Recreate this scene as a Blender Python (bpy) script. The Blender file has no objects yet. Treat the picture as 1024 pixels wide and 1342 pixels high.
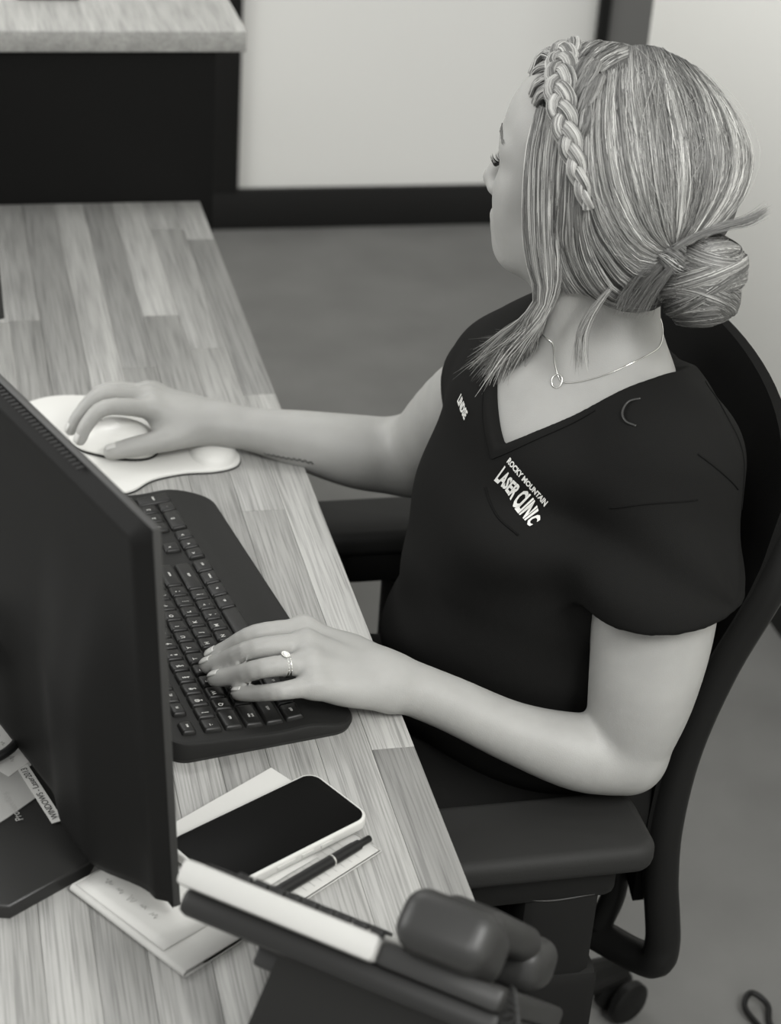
import bpy, bmesh, math, random
import numpy as np
from mathutils import Vector, Matrix
from mathutils.bvhtree import BVHTree

random.seed(7)
rng = np.random.default_rng(7)
S = bpy.context.scene
COL = S.collection
PI = math.pi

# ------------------------------------------------------------------ camera
def g3(v, w=1.0):
    return (v, v * (1 - .004 * w), v * (1 - .045 * w), 1)

cam_d = bpy.data.cameras.new('camera')
cam = bpy.data.objects.new('camera', cam_d)
COL.objects.link(cam)
RT = Vector((0.9727, -0.2232, 0.0639)); DN = Vector((-0.0551, -0.4893, -0.8704)); FW = Vector((0.2256, 0.8431, -0.4882))
RT.normalize(); FW.normalize(); DN = FW.cross(RT).normalized(); RT = DN.cross(FW)
CAMPOS = Vector((-0.3888, -1.8338, 1.74))
cam.matrix_world = Matrix(((RT.x, -DN.x, -FW.x, CAMPOS.x), (RT.y, -DN.y, -FW.y, CAMPOS.y), (RT.z, -DN.z, -FW.z, CAMPOS.z), (0, 0, 0, 1)))
cam_d.sensor_fit = 'VERTICAL'; cam_d.sensor_height = 36; cam_d.sensor_width = 27.47
cam_d.lens = 2500 / 1342 * 36
cam_d.clip_start = .05
cam_d.dof.use_dof = True; cam_d.dof.focus_distance = 1.72; cam_d.dof.aperture_fstop = 6.3
S.camera = cam

# ------------------------------------------------------------------ light
S.view_settings.view_transform = 'Standard'; S.view_settings.look = 'None'
S.view_settings.gamma = 1; S.view_settings.use_curve_mapping = False
S.view_settings.exposure = 0.0
W = bpy.data.worlds.new('room_ambience'); S.world = W; W.use_nodes = True
W.node_tree.nodes['Background'].inputs[0].default_value = g3(1.0, .5)
W.node_tree.nodes['Background'].inputs[1].default_value = 0.80

def area(name, loc, target, sx, sy, power):
    d = bpy.data.lights.new(name, 'AREA'); d.shape = 'RECTANGLE'; d.size = sx; d.size_y = sy
    d.energy = power; d.color = (1, .998, .98)
    o = bpy.data.objects.new(name, d); COL.objects.link(o); o.location = loc
    o.rotation_euler = (Vector(target) - Vector(loc)).to_track_quat('-Z', 'Y').to_euler()
    return o
# flat ceiling panels of the office and the daylight of a window on the far left
area('ceiling_panel_light', (-.5, 1.0, 2.7), (-.5, 1.0, 0), 1.2, .6, 14)
area('ceiling_panel_light', (.5, -1.1, 2.7), (.5, -1.1, 0), 1.2, .6, 4)
area('ceiling_panel_light', (-1.3, 2.0, 2.7), (-1.3, 2.0, 0), 1.2, .6, 9)
area('ceiling_panel_light', (-.9, -2.4, 2.7), (-.9, -2.4, 0), 1.2, .6, 24)
area('ceiling_panel_light', (.5, -2.4, 2.7), (.6, -2.4, 0), 1.2, .6, 66)
area('window_light', (-2.6, .6, 1.8), (0, -.2, .9), 1.6, 1.4, 40)

# ------------------------------------------------------------------ materials
MATS = {}
def mat(name, v, rough=.5, spec=.5, metal=0, bump=0, bscale=200, var=0, vscale=8, coat=0, warm=1.0, stretch=None):
    m = bpy.data.materials.new(name); m.use_nodes = True
    nt = m.node_tree; b = nt.nodes['Principled BSDF']
    b.inputs['Base Color'].default_value = g3(v, warm)
    b.inputs['Roughness'].default_value = rough
    b.inputs['Specular IOR Level'].default_value = spec
    b.inputs['Metallic'].default_value = metal
    b.inputs['Coat Weight'].default_value = coat
    if bump or var:
        tc = nt.nodes.new('ShaderNodeTexCoord'); src = tc.outputs['Object']
        if stretch:
            mp = nt.nodes.new('ShaderNodeMapping'); mp.inputs['Scale'].default_value = stretch
            nt.links.new(src, mp.inputs[0]); src = mp.outputs[0]
    if var:
        n = nt.nodes.new('ShaderNodeTexNoise'); n.inputs['Scale'].default_value = vscale; n.inputs['Detail'].default_value = 5
        nt.links.new(src, n.inputs['Vector'])
        r = nt.nodes.new('ShaderNodeValToRGB')
        r.color_ramp.elements[0].position = .3; r.color_ramp.elements[1].position = .7
        r.color_ramp.elements[0].color = g3(v * (1 - var), warm); r.color_ramp.elements[1].color = g3(v * (1 + var), warm)
        nt.links.new(n.outputs[0], r.inputs[0]); nt.links.new(r.outputs[0], b.inputs['Base Color'])
    if bump:
        n = nt.nodes.new('ShaderNodeTexNoise'); n.inputs['Scale'].default_value = bscale; n.inputs['Detail'].default_value = 3
        nt.links.new(src, n.inputs['Vector'])
        bp = nt.nodes.new('ShaderNodeBump'); bp.inputs['Strength'].default_value = bump; bp.inputs['Distance'].default_value = .002
        nt.links.new(n.outputs[0], bp.inputs['Height']); nt.links.new(bp.outputs[0], b.inputs['Normal'])
    MATS[name] = m
    return m

def wood_mat(name, base, spread):
    """oak: long grain along local Y, tone of its own for every stave"""
    m = bpy.data.materials.new(name); m.use_nodes = True
    nt = m.node_tree; b = nt.nodes['Principled BSDF']; L = nt.links.new
    tc = nt.nodes.new('ShaderNodeTexCoord'); oi = nt.nodes.new('ShaderNodeObjectInfo')
    add = nt.nodes.new('ShaderNodeVectorMath'); add.operation = 'ADD'
    sc = nt.nodes.new('ShaderNodeVectorMath'); sc.operation = 'SCALE'; sc.inputs[0].default_value = (7, 31, 13)
    L(oi.outputs['Random'], sc.inputs['Scale']); L(tc.outputs['Object'], add.inputs[0]); L(sc.outputs[0], add.inputs[1])
    mp = nt.nodes.new('ShaderNodeMapping'); mp.inputs['Scale'].default_value = (1, .016, 1); L(add.outputs[0], mp.inputs[0])
    fine = nt.nodes.new('ShaderNodeTexNoise'); fine.inputs['Scale'].default_value = 620; fine.inputs['Detail'].default_value = 4
    L(mp.outputs[0], fine.inputs['Vector'])
    mp2 = nt.nodes.new('ShaderNodeMapping'); mp2.inputs['Scale'].default_value = (1, .035, 1); L(add.outputs[0], mp2.inputs[0])
    broad = nt.nodes.new('ShaderNodeTexNoise'); broad.inputs['Scale'].default_value = 60; broad.inputs['Detail'].default_value = 4
    broad.inputs['Distortion'].default_value = .6
    L(mp2.outputs[0], broad.inputs['Vector'])
    pores = nt.nodes.new('ShaderNodeValToRGB'); pores.color_ramp.elements[0].position = .34; pores.color_ramp.elements[1].position = .56
    pores.color_ramp.elements[0].color = (.60, .60, .60, 1); pores.color_ramp.elements[1].color = (1, 1, 1, 1)
    L(fine.outputs[0], pores.inputs[0])
    tone = nt.nodes.new('ShaderNodeValToRGB'); tone.color_ramp.elements[0].position = .3; tone.color_ramp.elements[1].position = .7
    tone.color_ramp.elements[0].color = g3(base * .84); tone.color_ramp.elements[1].color = g3(base * 1.10)
    L(broad.outputs[0], tone.inputs[0])
    rt = nt.nodes.new('ShaderNodeMapRange'); rt.inputs['To Min'].default_value = 1 - spread; rt.inputs['To Max'].default_value = 1 + spread * .55
    L(oi.outputs['Random'], rt.inputs['Value'])
    m1 = nt.nodes.new('ShaderNodeMix'); m1.data_type = 'RGBA'; m1.blend_type = 'MULTIPLY'; m1.inputs[0].default_value = 1
    L(tone.outputs[0], m1.inputs[6]); L(pores.outputs[0], m1.inputs[7])
    m2 = nt.nodes.new('ShaderNodeVectorMath'); m2.operation = 'SCALE'; L(m1.outputs[2], m2.inputs[0]); L(rt.outputs[0], m2.inputs['Scale'])
    L(m2.outputs[0], b.inputs['Base Color'])
    b.inputs['Roughness'].default_value = .42; b.inputs['Specular IOR Level'].default_value = .35
    bp = nt.nodes.new('ShaderNodeBump'); bp.inputs['Strength'].default_value = .12; bp.inputs['Distance'].default_value = .001
    L(fine.outputs[0], bp.inputs['Height']); L(bp.outputs[0], b.inputs['Normal'])
    MATS[name] = m
    return m

mat('wall_paint', .80, .8, .2, bump=.05, bscale=300)
mat('wall_grey', .17, .8, .2)
mat('trim_black', .016, .55, 0.15)
mat('riser_black', .0085, .6, 0.1)
mat('carpet', .165, .95, .1, bump=.6, bscale=900, var=.10, vscale=5)
wood_mat('oak', .345, .30)
wood_mat('oak_end', .32, .15)
mat('monitor_black', .0085, .5, 0.08, bump=.08, bscale=900)
mat('monitor_edge', .03, .45, .4)
mat('monitor_vent', .004, .6, .3)
mat('screen_black', .01, .2, 0.2)
mat('keyboard_black', .016, .5, 0.15, bump=.1, bscale=1200)
mat('key_black', .012, .36, 0.25)
mat('legend_white', .5, .6, .2)
mat('white_plastic', .72, .3, .5)
mat('pad_white', .62, .65, .25, bump=.1, bscale=900)
mat('dark_seam', .03, .8, .1)
mat('paper', .50, .8, .2, bump=.05, bscale=200)
mat('paper_old', .44, .8, .2, bump=.08, bscale=120)
mat('card_grey', .27, .8, .2)
mat('ink', .30, .8, .1)
mat('ink_dark', .03, .8, .1)
mat('folder_black', .02, .32, 0.3)
mat('phone_case', .50, .5, .35)
mat('glass_black', .004, .3, .03)
mat('pen_black', .006, .35, 0.3)
mat('chrome', .6, .2, .5, metal=1)
mat('deskphone_black', .012, .42, 0.25)
mat('deskphone_grey', .019, .4, 0.35)
mat('deskphone_light', .38, .45, .4)
mat('cable_black', .006, .45, 0.25)
mat('chair_black', .009, .65, 0.1, bump=.15, bscale=700)
mat('chair_plastic', .011, .42, 0.15)
mat('chair_pad', .022, .6, 0.15, bump=.12, bscale=900)
mat('chair_mesh', .008, .85, 0.05, bump=.3, bscale=1500)
mat('scrubs', .0105, .82, 0.05, bump=.25, bscale=1600)
mat('scrubs_seam', .005, .85, .1)
mat('print_white', .62, .7, .2)
mat('eye_white', .6, .2, .5)
mat('lash_black', .012, .6, .2)
mat('brow', .17, .8, .1)
mat('nail', .46, .3, .4)
mat('lips', .30, .45, .4)
mat('silver', .75, .18, .5, metal=1)
mat('gem', .85, .05, .8, coat=.5)
mat('tattoo', .10, .6, .2)

# ------------------------------------------------------------------ mesh helpers
def link(name, me, m=None, parent=None, smooth=False):
    o = bpy.data.objects.new(name, me); COL.objects.link(o)
    if m is not None:
        if not me.materials: me.materials.append(MATS[m] if isinstance(m, str) else m)
    if parent is not None: o.parent = parent
    if smooth:
        me.shade_smooth()
    return o

def from_bm(name, bm, m, parent=None, smooth=False, auto=None):
    bmesh.ops.recalc_face_normals(bm, faces=bm.faces[:])
    me = bpy.data.meshes.new(name); bm.to_mesh(me); bm.free()
    o = link(name, me, m, parent, smooth)
    if auto is not None:
        me.shade_smooth(); me.set_sharp_from_angle(angle=math.radians(auto))
    return o

def from_py(name, verts, faces, m, parent=None, smooth=False):
    me = bpy.data.meshes.new(name); me.from_pydata([tuple(v) for v in verts], [], [tuple(f) for f in faces]); me.update()
    return link(name, me, m, parent, smooth)

def thing(name, label, cat, loc=(0, 0, 0), rotz=0, group=None, parent=None):
    o = bpy.data.objects.new(name, None); COL.objects.link(o); o.empty_display_size = .05
    o.location = loc; o.rotation_euler = (0, 0, rotz)
    return tag(o, label, cat, group)

def tag(o, label, cat, group=None):
    o['label'] = label; o['category'] = cat
    if group: o['group'] = group
    return o

def struct(o):
    o['kind'] = 'structure'; return o

def add_box(bm, c, s, bev=0, rot=None, seg=2):
    M = Matrix.Translation(c)
    if rot is not None: M = M @ rot
    r = bmesh.ops.create_cube(bm, size=1, matrix=M @ Matrix.Diagonal((s[0], s[1], s[2], 1)))
    if bev:
        es = list({e for v in r['verts'] for e in v.link_edges})
        bmesh.ops.bevel(bm, geom=es, offset=bev, segments=seg, affect='EDGES', profile=.5)

def box(name, lo, hi, m, parent=None, bev=0, smooth=None):
    bm = bmesh.new()
    c = [(a + b) / 2 for a, b in zip(lo, hi)]; s = [abs(b - a) for a, b in zip(lo, hi)]
    add_box(bm, c, s, bev)
    return from_bm(name, bm, m, parent, auto=35 if bev else None)

def rrect(w, h, r, n=8):
    """rounded rectangle outline, centred"""
    pts = []
    rs = r if hasattr(r, '__len__') else (r, r, r, r)
    for (cx, cy, a0, rr) in ((w / 2, h / 2, 0, rs[0]), (-w / 2, h / 2, PI / 2, rs[1]), (-w / 2, -h / 2, PI, rs[2]), (w / 2, -h / 2, 1.5 * PI, rs[3])):
        sx = 1 if cx > 0 else -1; sy = 1 if cy > 0 else -1
        for i in range(n + 1):
            a = a0 + PI / 2 * i / n
            pts.append((cx - sx * rr + rr * math.cos(a), cy - sy * rr + rr * math.sin(a)))
    return pts

def offset_poly(pts, d):
    """move a convex-ish ccw outline inward by d"""
    n = len(pts); out = []
    for i in range(n):
        p0 = Vector(pts[i - 1]); p1 = Vector(pts[i]); p2 = Vector(pts[(i + 1) % n])
        a = (p1 - p0); b = (p2 - p1)
        if a.length < 1e-9: a = b
        if b.length < 1e-9: b = a
        na = Vector((-a.y, a.x)).normalized(); nb = Vector((-b.y, b.x)).normalized()
        v = na + nb
        v = v / max(v.length_squared, .3) * 2
        out.append(tuple(p1 + v * d))
    return out

def prism(name, pts, z0, z1, m, parent=None, bev=0, steps=3, top_bev=True, bot_bev=False, zfun=None, smooth=True):
    """extruded outline (ccw) with a rounded top rim"""
    if sum(pts[i - 1][0] * pts[i][1] - pts[i][0] * pts[i - 1][1] for i in range(len(pts))) < 0: pts = list(reversed(pts))
    rings = []
    if bot_bev and bev:
        for i in range(steps):
            a = PI / 2 * (i / steps); rings.append((z0 + bev * (1 - math.sin(a)), bev * (1 - math.cos(a)))) if False else rings.append((z0 + bev * (1 - math.cos(PI / 2 * i / steps)), bev * (1 - math.sin(PI / 2 * i / steps))))
        rings.append((z0 + bev, 0))
    else:
        rings.append((z0, 0))
    if top_bev and bev:
        for i in range(steps + 1):
            a = PI / 2 * i / steps; rings.append((z1 - bev + bev * math.sin(a), bev * (1 - math.cos(a))))
    else:
        rings.append((z1, 0))
    verts = []; faces = []; n = len(pts)
    for z, ins in rings:
        q = offset_poly(pts, ins) if ins else pts
        for p in q: verts.append((p[0], p[1], z + (zfun(p[0], p[1]) if zfun else 0)))
    for r in range(len(rings) - 1):
        for i in range(n):
            j = (i + 1) % n
            faces.append((r * n + i, r * n + j, (r + 1) * n + j, (r + 1) * n + i))
    faces.append(tuple(range((len(rings) - 1) * n, len(rings) * n)))
    faces.append(tuple(reversed(range(n))))
    o = from_py(name, verts, faces, m, parent)
    if smooth: o.data.shade_smooth(); o.data.set_sharp_from_angle(angle=math.radians(40))
    return o

def catmull(P, n=8, closed=False):
    P = [np.array(p, float) for p in P]; out = []
    N = len(P)
    rngi = range(N if closed else N - 1)
    for i in rngi:
        if closed: p0, p1, p2, p3 = P[i - 1], P[i], P[(i + 1) % N], P[(i + 2) % N]
        else:
            p1, p2 = P[i], P[i + 1]
            p0 = P[i - 1] if i > 0 else 2 * p1 - p2
            p3 = P[i + 2] if i + 2 < N else 2 * p2 - p1
        for k in range(n):
            t = k / n
            out.append(.5 * ((2 * p1) + (-p0 + p2) * t + (2 * p0 - 5 * p1 + 4 * p2 - p3) * t * t + (-p0 + 3 * p1 - 3 * p2 + p3) * t ** 3))
    if not closed: out.append(P[-1])
    return np.array(out)

def tube_data(path, r, sides=8, closed=False, cap=True, flat=None):
    """swept tube; r number or list; flat=(normal hint, ratio) gives an oval"""
    P = np.array(path, float); n = len(P)
    R_ = np.full(n, r) if np.isscalar(r) else np.array(r, float)
    T = np.zeros_like(P)
    if closed: T = np.roll(P, -1, 0) - np.roll(P, 1, 0)
    else:
        T[1:-1] = P[2:] - P[:-2]; T[0] = P[1] - P[0]; T[-1] = P[-1] - P[-2]
    T /= np.linalg.norm(T, axis=1, keepdims=True) + 1e-12
    up = np.array([0, 0, 1.]) if abs(T[0][2]) < .9 else np.array([1., 0, 0])
    if flat is not None: up = np.array(flat[0], float)
    verts = []; N = None
    for i in range(n):
        if N is None or flat is not None: N = up - T[i] * (up @ T[i])
        else: N = N - T[i] * (N @ T[i])
        N /= np.linalg.norm(N) + 1e-12
        B = np.cross(T[i], N)
        k = flat[1] if flat is not None else 1
        for s in range(sides):
            a = 2 * PI * s / sides
            verts.append(P[i] + R_[i] * (N * math.cos(a) * k + B * math.sin(a)))
    faces = []
    m = n if closed else n - 1
    for i in range(m):
        j = (i + 1) % n
        for s in range(sides):
            t = (s + 1) % sides
            faces.append((i * sides + s, i * sides + t, j * sides + t, j * sides + s))
    if cap and not closed:
        faces.append(tuple(reversed(range(sides)))); faces.append(tuple(range((n - 1) * sides, n * sides)))
    return verts, faces

def tube(name, path, r, m, parent=None, sides=8, closed=False, flat=None):
    v, f = tube_data(path, r, sides, closed, True, flat)
    return from_py(name, v, f, m, parent, True)

def merge(parts):
    V = []; F = []
    for v, f in parts:
        b = len(V); V += list(v); F += [tuple(i + b for i in q) for q in f]
    return V, F

def lathe(name, prof, m, parent=None, n=32, M=None):
    verts = []; faces = []
    for r, z in prof:
        for i in range(n):
            a = 2 * PI * i / n; verts.append(Vector((r * math.cos(a), r * math.sin(a), z)))
    for k in range(len(prof) - 1):
        for i in range(n):
            j = (i + 1) % n; faces.append((k * n + i, k * n + j, (k + 1) * n + j, (k + 1) * n + i))
    faces.append(tuple(range((len(prof) - 1) * n, len(prof) * n))); faces.append(tuple(reversed(range(n))))
    if M is not None: verts = [M @ v for v in verts]
    o = from_py(name, verts, faces, m, parent)
    o.data.shade_smooth(); o.data.set_sharp_from_angle(angle=math.radians(45))
    return o

FONT = {}
def text_mesh(s, size=1.0, bold=0.0, res=3):
    """triangulated outline of a string, as numpy verts (x, y) and faces"""
    c = bpy.data.curves.new('txt', 'FONT'); c.body = s; c.size = size; c.offset = bold; c.resolution_u = res
    c.align_x = 'CENTER'; c.align_y = 'CENTER'
    o = bpy.data.objects.new('txt', c); COL.objects.link(o)
    dg = bpy.context.evaluated_depsgraph_get(); dg.update()
    me = bpy.data.meshes.new_from_object(o.evaluated_get(dg))
    V = np.array([v.co[:] for v in me.vertices]).reshape(-1, 3); F = [tuple(p.vertices) for p in me.polygons]
    bpy.data.objects.remove(o); bpy.data.curves.remove(c); bpy.data.meshes.remove(me)
    return V, F

# ================================================================== the setting
DESK = .74
struct(box('floor', (-3.2, -3.2, -.05), (2.2, 2.75, 0), 'carpet'))
YW = 2.64
wb = struct(box('wall_back', (-3.2, YW, 0), (2.2, YW + .1, 2.8), 'wall_paint'))
box('grey_panel', (1.272, YW - .012, .104), (2.2, YW, 2.8), 'wall_grey', wb)
struct(box('baseboard_back', (-3.2, YW - .02, 0), (2.2, YW, .104), 'trim_black', bev=.003))
struct(box('trim_1', (.262, YW - .024, .10), (.353, YW, 2.8), 'trim_black', bev=.003))
struct(box('trim_2', (1.243, YW - .024, .10), (1.272, YW, 2.8), 'trim_black', bev=.003))
struct(box('wall_right', (1.0, -3.2, 0), (1.12, 1.665, 2.8), 'wall_paint', bev=.002))
struct(box('baseboard_right', (.986, -3.2, 0), (1.0, 1.672, .104), 'trim_black', bev=.003))

# ------------------------------------------------------------------ desk of glued oak staves
desk = thing('desk', 'long oak butcher-block desk of glued staves under the keyboard and monitor', 'desk', (-.4, -.3, 0))
WORLD = {}
def wkids(parent):
    """children were modelled in world coordinates: keep them there"""
    l = parent.location; M = (Matrix.Translation(l) @ parent.rotation_euler.to_matrix().to_4x4()).inverted()
    for c in parent.children: c.matrix_parent_inverse = M
X0, Y0, Y1 = -.84, -1.5, .846
box('core_board', (X0, Y0, DESK - .034), (-.0005, Y1, DESK - .004), 'oak_end', desk)
pitch = .042; x = 0; row = 0
while x > X0 + .01:
    w = pitch * random.choice((1, 1, .92, 1.1))
    y = Y0 - random.uniform(0, .5)
    while y < Y1:
        L = random.uniform(.38, .95)
        a, b = max(y, Y0), min(y + L, Y1)
        if Y1 - b < .05: b = Y1
        if b - a > .02:
            me_o = box('stave', (-w / 2 + .00015, -(b - a) / 2 + .00015, -.004), (w / 2 - .00015, (b - a) / 2 - .00015, random.uniform(-.00012, 0)), 'oak', desk, bev=.0004)
            me_o.location = (x - w / 2, (a + b) / 2, DESK)
        y = b if b < Y1 else Y1 + 1
    x -= w; row += 1
box('end_panel', (-.80, Y0 + .02, 0), (-.03, Y0 + .05, DESK - .034), 'oak_end', desk)
box('end_panel', (-.80, Y1 - .06, 0), (-.03, Y1 - .03, DESK - .034), 'oak_end', desk)
box('back_panel', (-.83, Y0 + .05, .1), (-.81, Y1 - .06, DESK - .034), 'oak_end', desk)
wkids(desk)

# ------------------------------------------------------------------ raised reception counter
rc = thing('reception_counter', 'black raised counter with an oak top across the end of the desk', 'counter', (-.6, .95, 0))
box('riser_panel', (-1.6, .85, 0), (.0205, .88, .966), 'riser_black', rc)
box('side_panel', (-.0105, .88, 0), (.0195, 1.22, .966), 'riser_black', rc)
box('counter_top', (-1.6, .838, .966), (.0635, 1.26, .9965), 'oak', rc, bev=.002)
wkids(rc)
rc.children[-1].rotation_euler = (0, 0, 0)
h = thing('card_holder', 'small black card holder on the raised oak counter', 'card holder', (-.205, 1.02, .9965))
box('base', (-.045, -.02, 0), (.045, .02, .008), 'pen_black', h, bev=.002)
box('back_plate', (-.045, .008, .008), (.045, .013, .05), 'pen_black', h, bev=.001)
box('front_lip', (-.045, -.02, .008), (.045, -.016, .02), 'pen_black', h, bev=.001)

# ------------------------------------------------------------------ monitors
def monitor(name, label, corner, wdir, tilt, W_, H_, bulge=True, group=None):
    """corner = near top front corner; wdir runs along the width"""
    w = Vector((wdir[0], wdir[1], 0)).normalized(); n = Vector((w.y, -w.x, 0))     # n faces the user
    if n.x < 0: n = -n
    up = (Vector((0, 0, 1)) * math.cos(tilt) - n * math.sin(tilt)).normalized()
    nf = (n * math.cos(tilt) + Vector((0, 0, 1)) * math.sin(tilt)).normalized()
    C0 = Vector(corner)
    def P(a, d, z): return C0 + w * a + nf * d + up * z          # a along, d toward user, z up from top edge
    base_c = C0 + w * (W_ / 2) - up * H_; base = Vector((base_c.x, base_c.y, DESK)) - n * .05
    t = thing(name, label, 'monitor', base, 0, group)
    T = .017
    # front frame: thin ring around the screen
    def slab(nm, a0, a1, d0, d1, z0, z1, m, bev=0):
        bm = bmesh.new(); add_box(bm, (0, 0, 0), (a1 - a0, d1 - d0, z1 - z0), bev)
        M = Matrix((( w.x, nf.x, up.x, 0), (w.y, nf.y, up.y, 0), (w.z, nf.z, up.z, 0), (0, 0, 0, 1)))
        M.translation = P((a0 + a1) / 2, (d0 + d1) / 2, (z0 + z1) / 2)
        bmesh.ops.transform(bm, matrix=M, verts=bm.verts)
        return from_bm(nm, bm, m, t, auto=35 if bev else None)
    slab('bezel', 0, W_, -.007, 0, -H_, 0, 'monitor_edge', .0016)
    slab('screen', .008, W_ - .008, -.001, .0006, -H_ + .018, -.008, 'screen_black')
    # rear shell with its bulge
    na, nz = 60, 44; V = []; F = []
    sm = lambda a, b, q: (lambda s: s * s * (3 - 2 * s))(min(1, max(0, (q - a) / (b - a))))
    for iz in range(nz + 1):
        for ia in range(na + 1):
            a = W_ * ia / na; z = -H_ * (iz / nz)
            e = min(a, W_ - a, -z, H_ + z)
            rim = .010 * (sm(-.0001, .006, e)) - .0
            q = min(a, W_ - a)
            b = (.027 * sm(.012, .075, q) - .013 * sm(.11, .17, q)) * sm(.05, .2, -z) * sm(-.001, .010, H_ + z) if bulge else 0
            V.append(P(a, -.007 - rim - b, z))
    for iz in range(nz):
        for ia in range(na):
            i = iz * (na + 1) + ia; F.append((i, i + 1, i + na + 2, i + na + 1))
    # close towards the bezel
    ring = [ia for ia in range(na + 1)] + [(iz) * (na + 1) + na for iz in range(1, nz + 1)] + [nz * (na + 1) + ia for ia in range(na - 1, -1, -1)] + [iz * (na + 1) for iz in range(nz - 1, 0, -1)]
    F.append(tuple(ring))
    from_py('rear_shell', V, F, 'monitor_black', t, True)
    # vent ribs in the top edge
    for k in range(46):
        a = .10 + k * .0062
        if a > W_ - .06: break
        slab('vent_slot', a, a + .0034, -.0145, -.0088, -.0006, .0003, 'monitor_vent')
    # neck and base
    nb = P(W_ / 2, -.055, -H_ + .12)
    vv, ff = tube_data([nb, nb + Vector((0, 0, -.08)) - n * .012, Vector((nb.x, nb.y, DESK + .012)) - n * .02], [.028, .03, .034], 16, flat=(tuple(n), .45))
    from_py('stand_neck', vv, ff, 'monitor_black', t, True)
    return t, P, w, n
mon, MP, mw, mn = monitor('monitor', 'black flat-panel monitor seen from behind, angled in front of the keyboard', (-.2505, -.729, 1.0985), (-.35, .937), math.radians(3.2), .54, .337)
# base plate of the stand, chamfered corner towards the edge of the desk
bp = [(-.372, -.690), (-.360, -.693), (-.296, -.6505), (-.270, -.60), (-.262, -.43), (-.44, -.37), (-.56, -.45), (-.55, -.585)]
prism('stand_base', bp, DESK + .0005, DESK + .013, 'folder_black', mon, bev=.003)
wkids(mon)
mon2, *_ = monitor('monitor', 'black monitor farther along the desk, beyond the mouse', (-.326, .295, 1.110), (-.25, .968), math.radians(3), .50, .31)
prism('stand_base', [(-.60, .42), (-.44, .40), (-.42, .62), (-.58, .64)], DESK + .0005, DESK + .012, 'folder_black', mon2, bev=.003)
wkids(mon2)

# ------------------------------------------------------------------ keyboard
KQ = Vector((-.1635, -.4623)); ke1 = Vector((-.164, .9866)); ke2 = Vector((.9866, .164))
kb = thing('keyboard', 'black full-size keyboard with a built-in palm rest and white letters', 'keyboard', (KQ.x + ke1.x * .175 + ke2.x * .025, KQ.y + ke1.y * .175 + ke2.y * .025, DESK), math.atan2(ke1.y, ke1.x))
# local: x = along the rows to the typist's right, y = away from the typist
KX, KY = -.175, .025     # local position of the Q key
def kz(y):               # deck height: low at the palm rest, rising away from the typist
    t = (y - (KY - .113)) / .175
    return .0085 + .0135 * min(1, max(0, t)) + .004 * math.exp(-((y - (KY - .068)) / .02) ** 2)
outl = rrect(.449, .176, (.020, .020, .024, .034), 8)
outl = [(p[0] - .0005, p[1] - .0255 + KY) for p in outl]
dense = []
for i, p in enumerate(outl):
    q = outl[(i + 1) % len(outl)]; k = max(1, int(math.hypot(q[0] - p[0], q[1] - p[1]) / .007))
    for j in range(k): dense.append((p[0] + (q[0] - p[0]) * j / k, p[1] + (q[1] - p[1]) * j / k))
outl = [p for i, p in enumerate(dense) if math.hypot(p[0] - dense[i - 1][0], p[1] - dense[i - 1][1]) > 1e-7]
nv = []
# deck as a grid of rings so the top follows kz
V = []; F = []; n = len(outl); cx = sum(p[0] for p in outl) / n; cy = sum(p[1] for p in outl) / n
rings = [(0, .0025, True), (0, .0, False), (.0022, -.0, False)]
def ringpts(ins): return offset_poly(outl, ins) if ins else outl
V += [(p[0], p[1], .0022) for p in ringpts(.004)]
V += [(p[0], p[1], .004) for p in ringpts(0)]
V += [(p[0], p[1], kz(p[1]) - .0028) for p in ringpts(0)]
V += [(p[0], p[1], kz(p[1]) - .0008) for p in ringpts(.0012)]
V += [(p[0], p[1], kz(p[1])) for p in ringpts(.0035)]
for r in range(4):
    for i in range(n):
        j = (i + 1) % n; F.append((r * n + i, r * n + j, (r + 1) * n + j, (r + 1) * n + i))
F.append(tuple(reversed(range(n))))
deck = bpy.data.meshes.new('deck')
# top surface: strips across y
ins = ringpts(.0035)
ys = sorted({round(p[1], 5) for p in ins} | {KY - .113 + .176 * k / 24 for k in range(1, 24)})
top0 = len(V); rows = []
def span(y):
    xs = []
    for i in range(n):
        a = ins[i]; b = ins[(i + 1) % n]
        if (a[1] - y) * (b[1] - y) <= 0 and abs(a[1] - b[1]) > 1e-9:
            t = (y - a[1]) / (b[1] - a[1]); xs.append(a[0] + t * (b[0] - a[0]))
    return (min(xs), max(xs)) if xs else None
for y in ys:
    s = span(min(max(y, min(p[1] for p in ins) + 1e-6), max(p[1] for p in ins) - 1e-6))
    if s is None: continue
    rows.append((len(V), len(V) + 1)); V.append((s[0], y, kz(y))); V.append((s[1], y, kz(y)))
for a, b in zip(rows, rows[1:]): F.append((a[0], a[1], b[1], b[0]))
o = from_py('deck', V, F, 'keyboard_black', kb); o.data.shade_smooth(); o.data.set_sharp_from_angle(angle=math.radians(35))
# thin lighter lip under the deck
lip = prism('bottom_shell', offset_poly(outl, .0015), .0, .0036, 'deskphone_grey', kb, bev=0)
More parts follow.
